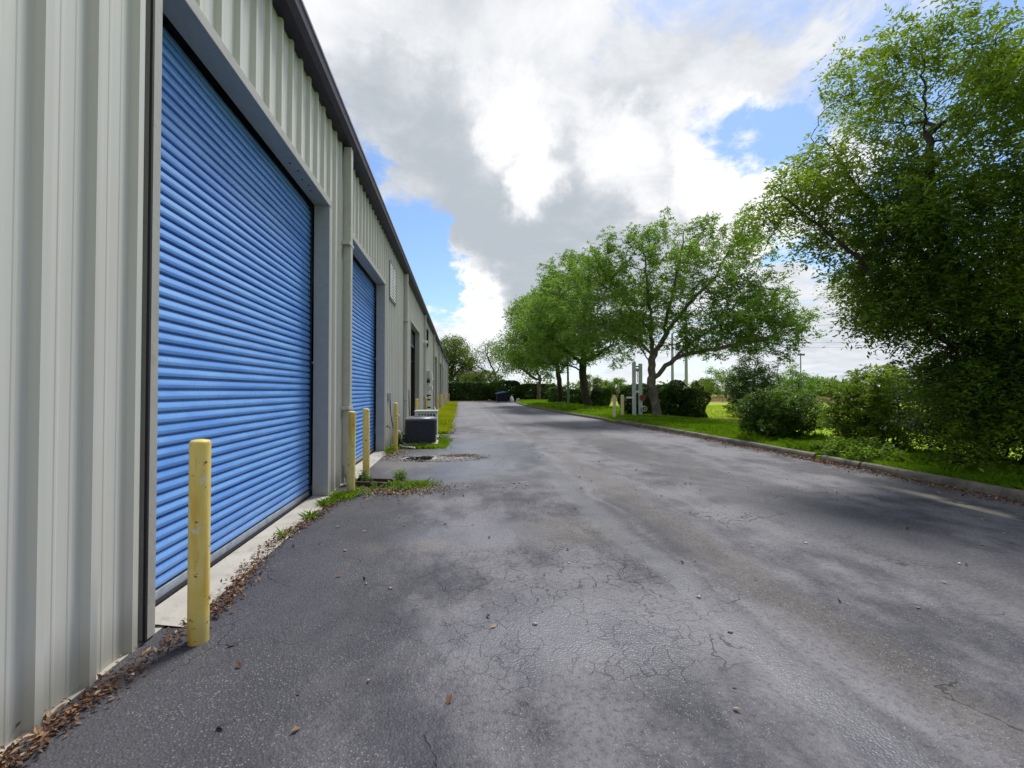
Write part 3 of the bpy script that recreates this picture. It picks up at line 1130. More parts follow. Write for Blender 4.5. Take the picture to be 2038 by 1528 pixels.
# lattice pylon far away
pt = at(1693, 778, 420)
m_ = MB()
H, w0, w1 = 20.0, 3.2, .8
for sx, sy in ((1, 1), (1, -1), (-1, 1), (-1, -1)):
    m_.tube([(pt[0] + sx * w0, pt[1] + sy * w0, 0), (pt[0] + sx * w1, pt[1] + sy * w1, H)], .16, 5)
for k in range(8):
    a, b = k / 8, (k + 1) / 8
    wa, wb_ = w0 + (w1 - w0) * a, w0 + (w1 - w0) * b
    for s_ in (1, -1):
        m_.tube([(pt[0] - s_ * wa, pt[1] - wa, H * a), (pt[0] + s_ * wb_, pt[1] - wb_, H * b)], .10, 4)
for zz, ww in ((12.5, 9), (15.5, 11), (18.5, 8)):
    m_.tube([(pt[0] - ww, pt[1], zz), (pt[0], pt[1], zz + .8), (pt[0] + ww, pt[1], zz)], .14, 5)
    m_.tube([(pt[0] - ww, pt[1], zz), (pt[0] + ww, pt[1], zz)], .12, 5)
tag(m_.build("pylon", M['lattice']), "tiny hazy lattice power pylon on the horizon", "pylon")
for k, (ya, yb, lab) in enumerate(((640, 603, "uppermost power line crossing the gap of sky between the trees"), (653, 622, "second power line from the top in the gap of sky between the trees"),
                                   (683, 668, "lower power line above the floodlight mast in the gap of sky"), (690, 684, "lowest power line in the gap of sky between the trees"))):
    a, b = at(1420, ya, 95), at(2150, yb, 105)
    mid_ = (a + b) / 2 - np.array([0, 0, .9])
    m_ = MB()
    pts = [(1 - t_) ** 2 * a + 2 * t_ * (1 - t_) * mid_ + t_ ** 2 * b for t_ in np.linspace(0, 1, 14)]
    m_.tube(pts, .022, 5)
    tag(m_.build("power_line", M['wire']), lab, "power line", "power lines over the field")
sg = at(1438, 778, 60)
rs = thing("road_sign", "small white sign on a thin post before the dry grass", "sign", (sg[0], sg[1], 0))
m_ = MB()
m_.tube([(sg[0], sg[1], 0), (sg[0], sg[1], 2.4)], .04, 8)
m_.build("post", M['pole'], rs)
m_ = MB()
m_.box(sg[0] - .27, sg[0] + .27, sg[1] - .07, sg[1] - .045, 1.55, 2.45)
bd = m_.build("sign_board", M['white'], rs, .005)
m_ = MB()
m_.box(sg[0] - .10, sg[0] + .10, sg[1] - .078, sg[1] - .0725, 1.8, 2.25)
m_.build("symbol", M['greybox'], bd)
# far grey building behind the end hedge
fb = thing("far_shed", "distant pale grey metal shed glimpsed behind the far trees and end hedge", "shed", (3, 100, 0))
a, b = at(908, 778, 100), at(966, 778, 100)
m_ = MB()
m_.box(a[0], b[0], 100, 118, 0, 5.2)
m_.build("wall", M['farwall'], fb)
m_ = MB()
m_.prism([(99.4, 5.205), (109, 6.2), (118.6, 5.205), (118.6, 5.4), (109, 6.4), (99.4, 5.4)], 'x', a[0] - .4, b[0] + .4)
m_.build("roof", M['gutter'], fb)
for k in range(3):
    xx = a[0] + 1.0 + k * 2.0
    m_ = MB()
    m_.box(xx, xx + 1.2, 99.93, 99.997, 3.6, 4.8)
    m_.build("window", M['ac_top'], fb)


# ------------------------------------------------------------------ vegetation
def resample(pts, step):
    pts = [np.asarray(p, float) for p in pts]
    out = [pts[0]]
    for a, b in zip(pts[:-1], pts[1:]):
        n = max(1, int(round(np.linalg.norm(b - a) / step)))
        for k in range(1, n + 1):
            out.append(a + (b - a) * k / n)
    return out


def grow(rng, limbs, attract, step, infl, kill, iters=90, jitter=.25):
    """space colonisation: limbs are polylines; limb 0 is the trunk, others start at the nearest existing node"""
    pos, par = [], []
    for li, l in enumerate(limbs):
        pts = resample(l, step)
        if li == 0 or not pos:
            last = -1
        else:
            d = np.linalg.norm(np.array(pos) - pts[0], axis=1)
            last = int(np.argmin(d))
            if d[last] < step:
                pts = pts[1:]
        for p in pts:
            wob = rng.normal(0, step * .10, 3) if last >= 0 else 0
            pos.append(p + wob)
            par.append(last)
            last = len(pos) - 1
    A = np.array(attract)
    nd = np.full(len(A), 1e9)
    ni = np.zeros(len(A), int)
    start = 0
    for it in range(iters):
        new = np.array(pos[start:])
        if len(new) == 0 or len(A) == 0:
            break
        for c0 in range(0, len(new), 400):
            ch = new[c0:c0 + 400]
            D = np.linalg.norm(A[:, None, :] - ch[None], axis=2)
            j = D.argmin(1)
            dm = D[np.arange(len(A)), j]
            b = dm < nd
            nd[b] = dm[b]
            ni[b] = j[b] + start + c0
        keep = nd > kill
        A, nd, ni = A[keep], nd[keep], ni[keep]
        act = nd < infl
        if not act.any():
            # pull from the nearest attractor so that detached clumps get reached
            if len(A) == 0:
                break
            act = nd <= nd.min() + 1e-6
        start = len(pos)
        P = np.array(pos)
        dirs = A[act] - P[ni[act]]
        dirs /= np.linalg.norm(dirs, axis=1)[:, None] + 1e-9
        us, inv = np.unique(ni[act], return_inverse=True)
        acc = np.zeros((len(us), 3))
        np.add.at(acc, inv, dirs)
        acc /= np.linalg.norm(acc, axis=1)[:, None] + 1e-9
        acc += rng.normal(0, jitter, acc.shape)
        acc /= np.linalg.norm(acc, axis=1)[:, None] + 1e-9
        for u, d in zip(us, acc):
            pos.append(P[u] + d * step)
            par.append(int(u))
    pos = np.array(pos)
    par = np.array(par)
    n = len(pos)
    tips = np.zeros(n)
    nch = np.zeros(n, int)
    for i in range(n - 1, -1, -1):
        if tips[i] == 0:
            tips[i] = 1
        if par[i] >= 0:
            tips[par[i]] += tips[i]
            nch[par[i]] += 1
    return pos, par, tips


def wood(pos, par, tips, R, rtip, flare=1.0, min_r=0.0):
    """tubes along every chain, one mesh"""
    n = len(pos)
    root = np.where(par < 0)[0]
    e = math.log(R / rtip) / math.log(max(tips.max(), 2))
    rad = rtip * tips ** e
    ch = [[] for _ in range(n)]
    for i in range(n):
        if par[i] >= 0:
            ch[par[i]].append(i)
    mb_ = MB()
    stack = [(int(r), None) for r in root]
    while stack:
        i, pre = stack.pop()
        chain = ([pre] if pre is not None else []) + [i]
        while ch[i]:
            k = max(ch[i], key=lambda c: tips[c])
            for c in ch[i]:
                if c != k:
                    stack.append((c, i))
            chain.append(k)
            i = k
        if len(chain) < 2:
            continue
        rr = [rad[c] for c in chain]
        if pre is not None:
            rr[0] = min(rr[0], rr[1] * 1.25)
        if rr[min(1, len(rr) - 1)] < min_r:
            continue
        if pre is None and flare > 1:
            rr[0] *= flare
            if len(rr) > 1:
                rr[1] *= 1 + (flare - 1) * .3
        mx = max(rr)
        sides = 12 if mx > R * .45 else 7 if mx > R * .15 else 4
        mb_.tube([pos[c] for c in chain], rr, sides, caps=False)
    return mb_


def leaf_cloud(rng, centers, size, ctint, aspect=.5, droop=0.0, flat=.35, dirs=None):
    """one diamond-shaped, slightly folded leaf per centre; returns verts, quads, tint"""
    n = len(centers)
    d = rng.normal(0, 1, (n, 3))
    d[:, 2] = d[:, 2] * .7 - droop
    d /= np.linalg.norm(d, axis=1)[:, None]
    if dirs is not None:
        d = dirs
    up = rng.normal(0, 1, (n, 3)) * (1 - flat)
    up[:, 2] += flat * 2
    s = np.cross(d, up)
    s /= np.linalg.norm(s, axis=1)[:, None] + 1e-9
    nn = np.cross(s, d)
    L = size * rng.uniform(.65, 1.35, n)[:, None]
    a = centers - d * L * .5
    b = centers + d * L * .5
    l = centers + s * L * aspect * .5 - d * L * .06 + nn * L * .10
    r = centers - s * L * aspect * .5 - d * L * .06 + nn * L * .10
    co = np.stack([a, r, b, l], 1).reshape(-1, 3)
    idx = np.arange(n * 4)
    t = np.clip(ctint + rng.normal(0, .17, n), 0, 1)
    return co, idx, np.repeat(t, 4)


def sprays(rng, nodes, tint, twigs, nleaf, length, size, spread, droop):
    """short leafy twigs: leaves alternate left and right along each twig"""
    o = np.repeat(nodes, twigs, 0)
    tt = np.repeat(tint, twigs) + rng.normal(0, .10, len(o))
    o = o + rng.normal(0, spread, o.shape)
    td = rng.normal(0, 1, o.shape)
    td[:, 2] = td[:, 2] * .7 - droop
    td /= np.linalg.norm(td, axis=1)[:, None]
    side = np.cross(td, rng.normal(0, 1, o.shape) * .35 + np.array([0, 0, 1]))
    side /= np.linalg.norm(side, axis=1)[:, None] + 1e-9
    ln = length * rng.uniform(.6, 1.4, len(o))[:, None]
    C, D, T = [], [], []
    for j in range(nleaf):
        f = (j + .8) / nleaf
        last = j == nleaf - 1
        p = o + td * ln * f + np.array([0, 0, -1.0]) * ln * f * f * (.25 + droop)
        d = td * (.55 if not last else 1.0) + side * (0 if last else .85 * (-1) ** j) + rng.normal(0, .22, o.shape)
        d /= np.linalg.norm(d, axis=1)[:, None]
        C.append(p + d * size * .55)
        D.append(d)
        T.append(tt + .05 * f)
    return np.concatenate(C), np.concatenate(D), np.concatenate(T)


def clump_tint(rng, P, scale):
    k = rng.normal(0, 1, (5, 3)) / scale
    ph = rng.uniform(0, 6.28, 5)
    s = sum(np.sin(P @ k[i] + ph[i]) for i in range(5)) / 5
    return .45 + .75 * s


def in_ellipsoids(rng, ells, n, clump=None):
    """ells: (centre, radii, weight)"""
    w = np.array([e[2] for e in ells], float)
    cnt = (w / w.sum() * n).astype(int)
    out = []
    for (c, r, _), k in zip(ells, cnt):
        d = rng.normal(0, 1, (k, 3))
        d /= np.linalg.norm(d, axis=1)[:, None]
        rr = rng.uniform(0, 1, k)[:, None] ** (1 / 2.2)
        out.append(np.asarray(c) + d * rr * np.asarray(r))
    P = np.concatenate(out)
    if clump:
        k, sig = clump
        sub = P[rng.permutation(len(P))[:max(8, len(P) // k)]]
        own = sub[rng.integers(0, len(sub), len(P))]
        size = rng.uniform(.6, 1.35, len(P))[:, None]
        Q = own + rng.normal(0, sig, P.shape) * size * np.array([1, 1, .7])
        mixm = rng.uniform(0, 1, len(P)) < .14
        P = np.where(mixm[:, None], P, Q)
    return P


def E(px, py, depth, rx, ry, rd, w=1.0):
    s = depth / F_PX
    return (at(px, py, depth), (rx * s, rd, ry * s), w)


def plant(name, label, cat, base, limbs, ells, seed, n_att, step, infl, kill, R, rtip, per, spread, lsize, leafmat, barkmat,
          group=None, aspect=.5, droop=0.0, flat=.35, flare=1.35, maxtip=2, crown='crown', stem='trunk', tscale=1.2, min_r=0.0, zmin=None, clump=None, spray=None):
    rng = np.random.default_rng(seed)
    t = thing(name, label, cat, base, group)
    A = in_ellipsoids(rng, ells, n_att, clump)
    if zmin is not None:
        A = A[A[:, 2] > zmin]
    pos, par, tips = grow(rng, limbs, A, step, infl, kill)
    wood(pos, par, tips, R, rtip, flare, min_r).build(stem, barkmat, t)
    sel = pos[tips <= maxtip]
    tint = clump_tint(rng, sel, tscale)
    dirs = None
    if spray:
        tw, nl, ln = spray
        c, dirs, ct = sprays(rng, sel, tint, tw, nl, ln, lsize, spread, droop)
    else:
        c = np.repeat(sel, per, 0)
        ct = np.repeat(tint, per)
        c = c + rng.normal(0, spread, c.shape) * np.array([1, 1, .75])
    if zmin is not None:
        c[:, 2] = np.maximum(c[:, 2], zmin * .5)
    co, idx, tt = leaf_cloud(rng, c, lsize, ct, aspect, droop, flat, dirs)
    np_mesh(crown, co, 4, idx, leafmat, t, tt)
    print(name, 'nodes', len(pos), 'leaves', len(c))
    return t


def W(lst):
    return [at(*p) for p in lst]


OAKS = "oaks along the grass verge"
T1b = (10.71, 23.43, .08)
plant("oak_tree", "large spreading oak beside the grey steel posts, with a pale forked trunk", "tree", T1b,
      [[T1b] + W([(1304, 800, 24.5), (1297, 765, 24.5), (1297, 735, 24.5), (1299, 700, 24.5), (1296, 650, 24.4), (1290, 590, 24.3), (1284, 530, 24.3)]),
       W([(1303, 752, 24.5), (1325, 728, 24.2), (1350, 705, 23.8), (1395, 668, 23.4), (1440, 640, 23)]),
       W([(1300, 712, 24.5), (1330, 655, 25), (1375, 600, 25.5), (1425, 550, 25.8), (1450, 500, 26)]),
       W([(1299, 705, 24.5), (1272, 678, 23.8), (1230, 655, 23), (1190, 650, 22.4), (1150, 660, 22)]),
       W([(1297, 660, 24.4), (1262, 625, 25), (1235, 588, 25.5), (1195, 565, 26)]),
       W([(1345, 710, 23.9), (1420, 695, 23), (1490, 680, 22.5), (1540, 672, 22)]),
       W([(1298, 730, 24.5), (1275, 690, 26), (1240, 660, 27.5)]),
       W([(1320, 660, 24.9), (1345, 560, 24), (1360, 480, 23.6)])],
      [E(1300, 560, 24.5, 200, 100, 3.6, 2.6), E(1200, 590, 24.5, 110, 85, 2.6, 1.2), E(1330, 485, 24.5, 130, 62, 2.6, .6), E(1440, 560, 24.5, 115, 100, 3.0, 1.5),
       E(1510, 625, 23.5, 90, 72, 2.6, 1.5), E(1480, 668, 23.2, 110, 38, 2.6, 1.0), E(1300, 655, 25.5, 90, 45, 2.4, .7), E(1190, 670, 23, 95, 34, 2.2, .6), E(1440, 660, 24, 125, 42, 2.4, .9), E(1460, 470, 25, 60, 46, 1.6, .3), E(1545, 650, 22.8, 50, 52, 1.5, .4)],
      11, 4600, .26, 2.0, .31, .235, .008, 38, .10, .12, M['oak'], M['oak_bark'], OAKS, maxtip=2.5, tscale=.9, clump=(42, .42), spray=(6, 7, .26))
T2b = (11.02, 37.58, .08)
plant("oak_tree", "dark trunked oak standing behind the pale bollards, low bare branch over the lane", "tree", T2b,
      [[T2b] + W([(1165, 780, 38.5), (1160, 750, 38.5), (1160, 725, 38.5), (1163, 690, 38.5), (1165, 640, 38.5)]),
       W([(1158, 722, 38.5), (1130, 700, 38), (1105, 680, 37), (1080, 660, 36.5)]),
       W([(1160, 738, 38.5), (1135, 728, 37), (1110, 724, 35.5), (1080, 722, 34.5)]),
       W([(1162, 720, 38.5), (1190, 705, 39), (1220, 685, 39.5)])],
      [E(1150, 610, 38.5, 110, 105, 4.4, 2.2), E(1110, 660, 37.5, 80, 62, 4.0, 1.2), E(1190, 670, 39, 75, 60, 4, 1.2), E(1130, 560, 38.5, 60, 62, 3, .6), E(1075, 680, 36.5, 45, 42, 3, .6)],
      12, 2600, .38, 3.0, .50, .33, .012, 40, .15, .18, M['oak'], M['dark_bark'], OAKS, maxtip=2.5, tscale=1.3, min_r=.016, clump=(24, .5), spray=(6, 7, .36))
T3b = (10.58, 46.26, .08)
plant("oak_tree", "slim oak right behind the lamp post, third of the row along the verge", "tree", T3b,
      [[T3b] + W([(1115, 780, 47), (1113, 755, 47), (1108, 725, 47), (1098, 700, 47), (1090, 670, 47)]),
       W([(1112, 745, 47), (1130, 720, 47.5), (1145, 695, 48)]), W([(1108, 725, 47), (1085, 705, 46), (1065, 690, 45)])],
      [E(1085, 640, 47, 70, 80, 4.4, 2), E(1060, 680, 46, 48, 50, 4, 1.2), E(1120, 660, 48, 50, 60, 4, 1)],
      13, 1700, .45, 3.6, .60, .26, .014, 40, .30, .25, M['oak2'], M['dark_bark'], OAKS, maxtip=2.5, tscale=1.5, min_r=.02, clump=(24, .55))
T4b = (12.2, 69.0, .08)
plant("oak_tree", "light green oak where the end hedge meets the grass verge, farthest of the row", "tree", T4b,
      [[T4b] + W([(1073, 775, 70), (1074, 755, 70), (1068, 735, 70), (1060, 715, 70)]),
       W([(1074, 758, 70), (1050, 742, 70), (1030, 728, 69.5), (1015, 715, 69)]), W([(1074, 758, 70), (1095, 738, 71)])],
      [E(1045, 690, 70, 50, 50, 5.5, 2), E(1022, 710, 68, 28, 34, 4, 1), E(1055, 725, 70, 45, 22, 4.5, .8), E(1065, 650, 71, 38, 40, 4, .8)],
      14, 900, .6, 4.2, .9, .3, .02, 44, .48, .30, M['oak2'], M['oak_bark'], OAKS, maxtip=2.5, tscale=2.0, min_r=.03, clump=(30, .9))
# big tree at the right hand edge
RTb = (11.3, 6.3, .06)
plant("elm_tree", "dark feathery leaved tree leaning over the lane above the near shrubs", "tree", RTb,
      [[RTb, (11.0, 6.5, .9), (10.3, 6.8, 1.9), (9.6, 7.0, 2.7), (9.0, 7.2, 3.4), (8.6, 7.2, 4.8), (8.4, 7.1, 6.2)],
       [(9.45, 7.1, 2.5)] + W([(1900, 690, 8.2), (1780, 600, 8.1), (1700, 505, 8.0), (1640, 455, 8.0), (1590, 420, 8.0), (1560, 395, 8.0)]),
       [(10.3, 6.8, 1.9), (10.4, 6.6, 3.0), (10.0, 6.0, 4.2), (9.6, 5.6, 5.6)],
       [(8.9, 7.2, 3.6), (8.0, 7.4, 4.6), (7.2, 7.4, 5.4), (6.6, 7.4, 6.2)],
       [(9.3, 7.1, 2.8), (8.9, 8.0, 3.8), (8.4, 8.8, 4.8)],
       [(9.6, 7.05, 2.2), (8.9, 6.9, 2.7), (8.1, 6.9, 2.75), (7.4, 7.0, 2.5)]],
      [E(1900, 480, 8.2, 190, 170, 1.6, 3.2), E(1770, 430, 8.2, 140, 85, 1.2, 1.2), E(1990, 640, 8.0, 120, 130, 1.5, 2.2), E(1935, 620, 8.4, 85, 80, 1.1, 1.1), E(1980, 780, 7.6, 90, 90, 1.0, 1.2),
       E(1590, 375, 8.2, 80, 60, .9, .40), E(1700, 330, 8.3, 110, 50, 1.0, .45), E(1950, 250, 8.2, 240, 170, 1.8, 1.7), E(2080, 420, 7.5, 120, 200, 1.5, 1.2),
       E(1735, 520, 8.2, 80, 55, .9, .7), E(1780, 632, 8.0, 60, 30, .6, .20), E(1810, 555, 8.2, 105, 80, 1.2, 1.3), E(1660, 628, 8.2, 45, 24, .4, .07), E(1945, 545, 7.8, 130, 105, 1.2, 1.8), E(1540, 400, 8.4, 34, 40, .5, .10), E(1800, 130, 8.5, 180, 110, 1.5, .6)],
      15, 9500, .15, 1.0, .17, .20, .003, 40, .10, .090, M['elm'], M['dark_bark'], None, aspect=.38, maxtip=2.5, tscale=.5, flat=.45, droop=.22, clump=(60, .20), spray=(5, 8, .28))
# trees at the end behind the hedge
FT = "trees behind the end hedge"
b = at(897, 778, 82)
plant("young_tree", "yellow green tree rising at the far corner of the warehouse", "tree", (b[0], b[1], 0),
      [[(b[0], b[1], 0)] + W([(897, 760, 82), (900, 735, 82), (905, 705, 82)]), W([(898, 755, 82), (915, 735, 82)])],
      [E(903, 705, 82, 36, 34, 4.5, 2), E(890, 740, 82, 22, 30, 4, 1), E(925, 725, 83, 24, 26, 4, .6), E(922, 760, 80, 26, 16, 3, .5)],
      16, 900, .7, 5, .95, .3, .03, 60, .55, .36, M['lime'], M['dark_bark'], FT, maxtip=2.5, tscale=2.5, min_r=.04)
b = at(985, 778, 84)
plant("young_tree", "thin see through tree between the yellow green one and the oaks, sky showing between twigs", "tree", (b[0], b[1], 0),
      [[(b[0], b[1], 0)] + W([(988, 765, 84), (986, 745, 84), (975, 720, 84), (965, 700, 84)]), W([(986, 748, 84), (960, 735, 84), (945, 722, 84)]), W([(986, 745, 84), (1000, 715, 84)])],
      [E(972, 705, 84, 34, 32, 4.5, 2), E(950, 735, 84, 22, 22, 3.5, .9), E(1000, 700, 84, 18, 26, 4, .7), E(998, 745, 82, 26, 18, 4, .7)],
      17, 520, .7, 5, 1.05, .22, .03, 20, .5, .27, M['lime'], M['dark_bark'], FT, maxtip=2.5, tscale=2.5, min_r=.03)
# trees out on the field
FD = "trees across the field"
for k, (px, ptop, dep, rx, lab, mt) in enumerate((
        (1497, 712, 26, 52, "dense dark green bushy tree right behind the nearer verge shrub", 'hedge'),
        (1588, 722, 44, 44, "rounded mid green tree across the field below the floodlight mast", 'oak'),
        (1445, 726, 72, 46, "tall bright tree clump behind the white sign", 'oak2'),
        (1398, 752, 90, 24, "small olive tree at the edge of the dry grass beyond the oak", 'lime'),
        (1640, 748, 80, 36, "low dark tree on the far side of the field, next to the rounded one", 'oak'),
        (1700, 756, 110, 26, "small round far tree beneath the pylon", 'oak'),
        (1778, 722, 60, 20, "lone narrow tree whose top shows above the sunlit far shrub", 'lime'),
        (1225, 752, 75, 30, "pale tree behind the gap between hedge clumps", 'oak2'),
        (1180, 745, 85, 34, "far light tree seen below the second oak crown", 'lime'))):
    b = at(px, 778, dep)
    s = dep / F_PX
    h = (778 - ptop) * s + EYE
    r = rx * s
    e = [((b[0], b[1], h * .56), (r, r, h * .44), 2), ((b[0] - r * .45, b[1], h * .40), (r * .6, r * .6, h * .34), 1), ((b[0] + r * .5, b[1], h * .38), (r * .6, r * .6, h * .34), 1)]
    dense = k == 0
    plant("field_tree", lab, "tree", (b[0], b[1], 0), [[(b[0], b[1], 0), (b[0], b[1], h * .35), (b[0] + .1 * r, b[1], h * .6)]], e, 40 + k, 700 if dense else 260,
          max(.25, r * .12), r * .9, r * .2, .05 + h * .012, .012 + s * .12, 70 if dense else 40, r * .09, max(.10, s * 3.2), M[mt], M['dark_bark'], FD, maxtip=2.5, tscale=r * .4, min_r=.02)

# far-off wood along the horizon
rng = np.random.default_rng(5)
xs = rng.uniform(30, 420, 9000)
zz = rng.uniform(0, 1, 9000) ** 1.2
hh = 2.0 + 2.2 * np.sin(xs * .055) + 1.6 * np.sin(xs * .19 + 1) + 1.2 * np.sin(xs * .47)
c = np.stack([xs, 230 + rng.normal(0, 6, 9000) - xs * .15, np.clip(zz * (4.0 + hh), .1, None)], 1)
co, idx, tt = leaf_cloud(rng, c, 1.3, clump_tint(rng, c, 6.0), .8)
kind(np_mesh("far_woods", co, 4, idx, M['needle'], None, tt), 'stuff')


# hedges
def hedge(name, label, cat, boxes, seed, n, lsize, mat, group=None, shell=.25, aspect=.55, lumps=.5):
    """boxes: (x0,x1,y0,y1,z0,z1) filled with leaves, densest near the faces; stems inside"""
    rng = np.random.default_rng(seed)
    b0_ = boxes[0]
    t = thing(name, label, cat, ((b0_[0] + b0_[1]) / 2, (b0_[2] + b0_[3]) / 2, b0_[4]), group)
    vol = np.array([(b[1] - b[0]) * (b[3] - b[2]) * (b[5] - b[4]) for b in boxes])
    cs = []
    st_ = MB()
    for b, v in zip(boxes, vol):
        k = int(n * v / vol.sum())
        u = rng.uniform(-1, 1, (k, 3))
        ax = rng.integers(0, 3, k)
        push = rng.uniform(0, 1, k) < .62
        sg_ = np.sign(u[np.arange(k), ax])
        u[np.arange(k), ax] = np.where(push, sg_ * (1 - np.abs(rng.normal(0, shell * .6, k))), u[np.arange(k), ax])
        # round the box: superellipsoid
        q_ = (np.abs(u) ** 4).sum(1) ** .25
        u = np.where((q_ > 1)[:, None], u / q_[:, None], u)
        cc = np.array([(b[0] + b[1]) / 2, (b[2] + b[3]) / 2, (b[4] + b[5]) / 2])
        hf = np.array([(b[1] - b[0]) / 2, (b[3] - b[2]) / 2, (b[5] - b[4]) / 2])
        p = cc + u * hf
        p += lumps * .16 * np.stack([np.sin(p[:, 1] * 3.1 + p[:, 2] * 4), np.sin(p[:, 0] * 2.7 + p[:, 2] * 3), np.sin(p[:, 0] * 3.3 + p[:, 1] * 2.1)], 1) * np.array([1, 1, .9])
        cs.append(p)
        for _ in range(max(3, int((b[1] - b[0]) * 2.2))):
            x = rng.uniform(b[0] + .15 * (b[1] - b[0]), b[1] - .15 * (b[1] - b[0]))
            y = rng.uniform(b[2] + .15 * (b[3] - b[2]), b[3] - .15 * (b[3] - b[2]))
            h = b[4] + (b[5] - b[4]) * rng.uniform(.6, .9)
            st_.tube([(x, y, b[4] - .05), (x + rng.normal(0, .06), y + rng.normal(0, .06), (b[4] + h) / 2), (x + rng.normal(0, .2), y + rng.normal(0, .2), h)], [.035, .025, .01], 5, caps=False)
    c = np.concatenate(cs)
    co, idx, tt = leaf_cloud(rng, c, lsize, clump_tint(rng, c, .5 + lsize * 3), aspect)
    np_mesh("foliage", co, 4, idx, mat, t, tt)
    st_.build("stems", M['dark_bark'], t)
    return t


hedge("wild_bush", "bright yellow green bush peeping over the end hedge left of the dumpster", "bush",
      [(.2, 3.4, 74.5, 78, 0, 4.3), (2.6, 5.6, 74.5, 78, 0, 4.9), (5.0, 7.2, 74.5, 77, 0, 4.1)], 67, 9000, .28, M['lime'], lumps=2.2)
HB = "clipped hedge clumps along the verge"
hedge("hedge", "long tall dark hedge closing the end of the lane behind the dumpster", "hedge",
      [(-3.2, 5, 70, 73, 0, 3.0), (4.6, 9.6, 69.6, 73, 0, 3.2), (9.2, 15.5, 69.5, 72.5, 0, 2.7)], 61, 42000, .27, M['hedge'])
hedge("hedge_bush", "dark clipped hedge clump behind the steel posts, on the near side of the lawn gap", "hedge", [(9.55, 11.4, 24.6, 26.6, .1, 1.85)], 62, 11000, .12, M['hedge'], HB, lumps=1.0)
hedge("hedge_bush", "broad glossy hedge clump directly right of the big oak trunk", "hedge", [(11.1, 12.7, 23.6, 25.6, .1, 1.80), (12.2, 13.6, 22.9, 24.4, .1, 1.55), (11.6, 12.6, 23.2, 24.6, .9, 2.0)], 63, 19000, .125, M['hedge'], HB, lumps=1.2)
hedge("hedge_bush", "hedge clump just beyond the second oak trunk", "hedge", [(11.6, 13.0, 37.2, 39.5, .1, 1.75)], 64, 6000, .16, M['hedge'], HB)
hedge("hedge_bush", "hedge clump standing between lamp post and second oak trunk", "hedge", [(10.9, 12.7, 43.0, 46, .1, 1.7)], 65, 5000, .18, M['hedge'], HB)
hedge("hedge_bush", "square dark hedge clump left of the slim oak behind the lamp post", "hedge", [(10.3, 12.2, 49.5, 53, .1, 2.0)], 66, 5000, .20, M['hedge'], HB)

SH = "loose shrubs on the verge"


def shrub(label, ctr, rx, ry, h, seed, leafmat, n_att=420, per=20, lsize=.062, spread=.085, nst=9, step=.11, extra=(), zlow=.35):
    r = random.Random(seed)
    limbs = []
    for k in range(nst):
        a = r.uniform(0, 2 * PI)
        q = r.uniform(.05, .5)
        x, y = ctr[0] + q * rx * math.cos(a), ctr[1] + q * ry * math.sin(a)
        a += r.uniform(-.5, .5)
        limbs.append([(x, y, .08), (x + .12 * rx * math.cos(a), y + .12 * ry * math.sin(a), .1 + h * .22), (x + .35 * rx * math.cos(a), y + .3 * ry * math.sin(a), .1 + h * .42)])
    ells = [((ctr[0], ctr[1], .12 + h * .58), (rx, ry, h * .45), 2.0), ((ctr[0] - rx * .4, ctr[1], .12 + h * .42), (rx * .62, ry * .8, h * .36), 1), ((ctr[0] + rx * .4, ctr[1], .12 + h * .42), (rx * .62, ry * .8, h * .36), 1)] + list(extra)
    return plant("shrub", label, "shrub", (ctr[0], ctr[1], .1), multi(limbs), ells, seed, n_att, step, .8, .125, .045, .003, per, spread, lsize, leafmat, M['dark_bark'], SH,
                 aspect=.45, flare=1.0, maxtip=2.5, crown='foliage', stem='stems', tscale=.45, zmin=zlow * .6, clump=(24, .12), spray=(max(2, per // 6), 6, .13))


def multi(limbs):
    return limbs


_old_grow = grow


def grow(rng, limbs, attract, step, infl, kill, iters=90, jitter=.25):
    """several separate stems are allowed when the limbs all start at the ground"""
    if len(limbs) > 1 and all(abs(float(l[0][2]) - float(limbs[0][0][2])) < 1e-6 for l in limbs):
        base = np.mean([np.asarray(l[0], float) for l in limbs], axis=0) - np.array([0, 0, .12])
        limbs = [[base, base + np.array([0, 0, .02])]] + [[base + np.array([0, 0, .02])] + list(l) for l in limbs]
    return _old_grow(rng, limbs, attract, step, infl, kill, iters, jitter)


shrub("twiggy half bare shrub on the verge in front of the dense dark bushy tree", (9.35, 12.3), 1.12, .95, 1.55, 71, M['shrub'], 2200, 26, .090, .05)
shrub("sunlit leggy shrub with bare lower stems, mid verge behind the kerb weeds", (9.75, 9.6), 1.05, .95, 2.0, 72, M['sunny'], 2200, 26, .085, .05, nst=12)
shrub("deep shaded shrub thicket below the leaning tree at the picture edge", (10.0, 7.6), 1.25, 1.0, 2.25, 73, M['hedge'], 4200, 30, .066, .09, nst=14, extra=[((10.5, 7.5, 2.1), (.9, 1.0, .85), 1.0)])
shrub("shaded thicket right beside the leaning tree trunk, half outside the frame", (10.6, 6.1), 1.1, 1.0, 2.1, 74, M['hedge'], 3400, 30, .068, .09, nst=10, extra=[((10.5, 6.2, 2.1), (1.1, 1.0, .9), 1.0), ((10.6, 6.2, .6), (1.2, .9, .55), 1.1)])


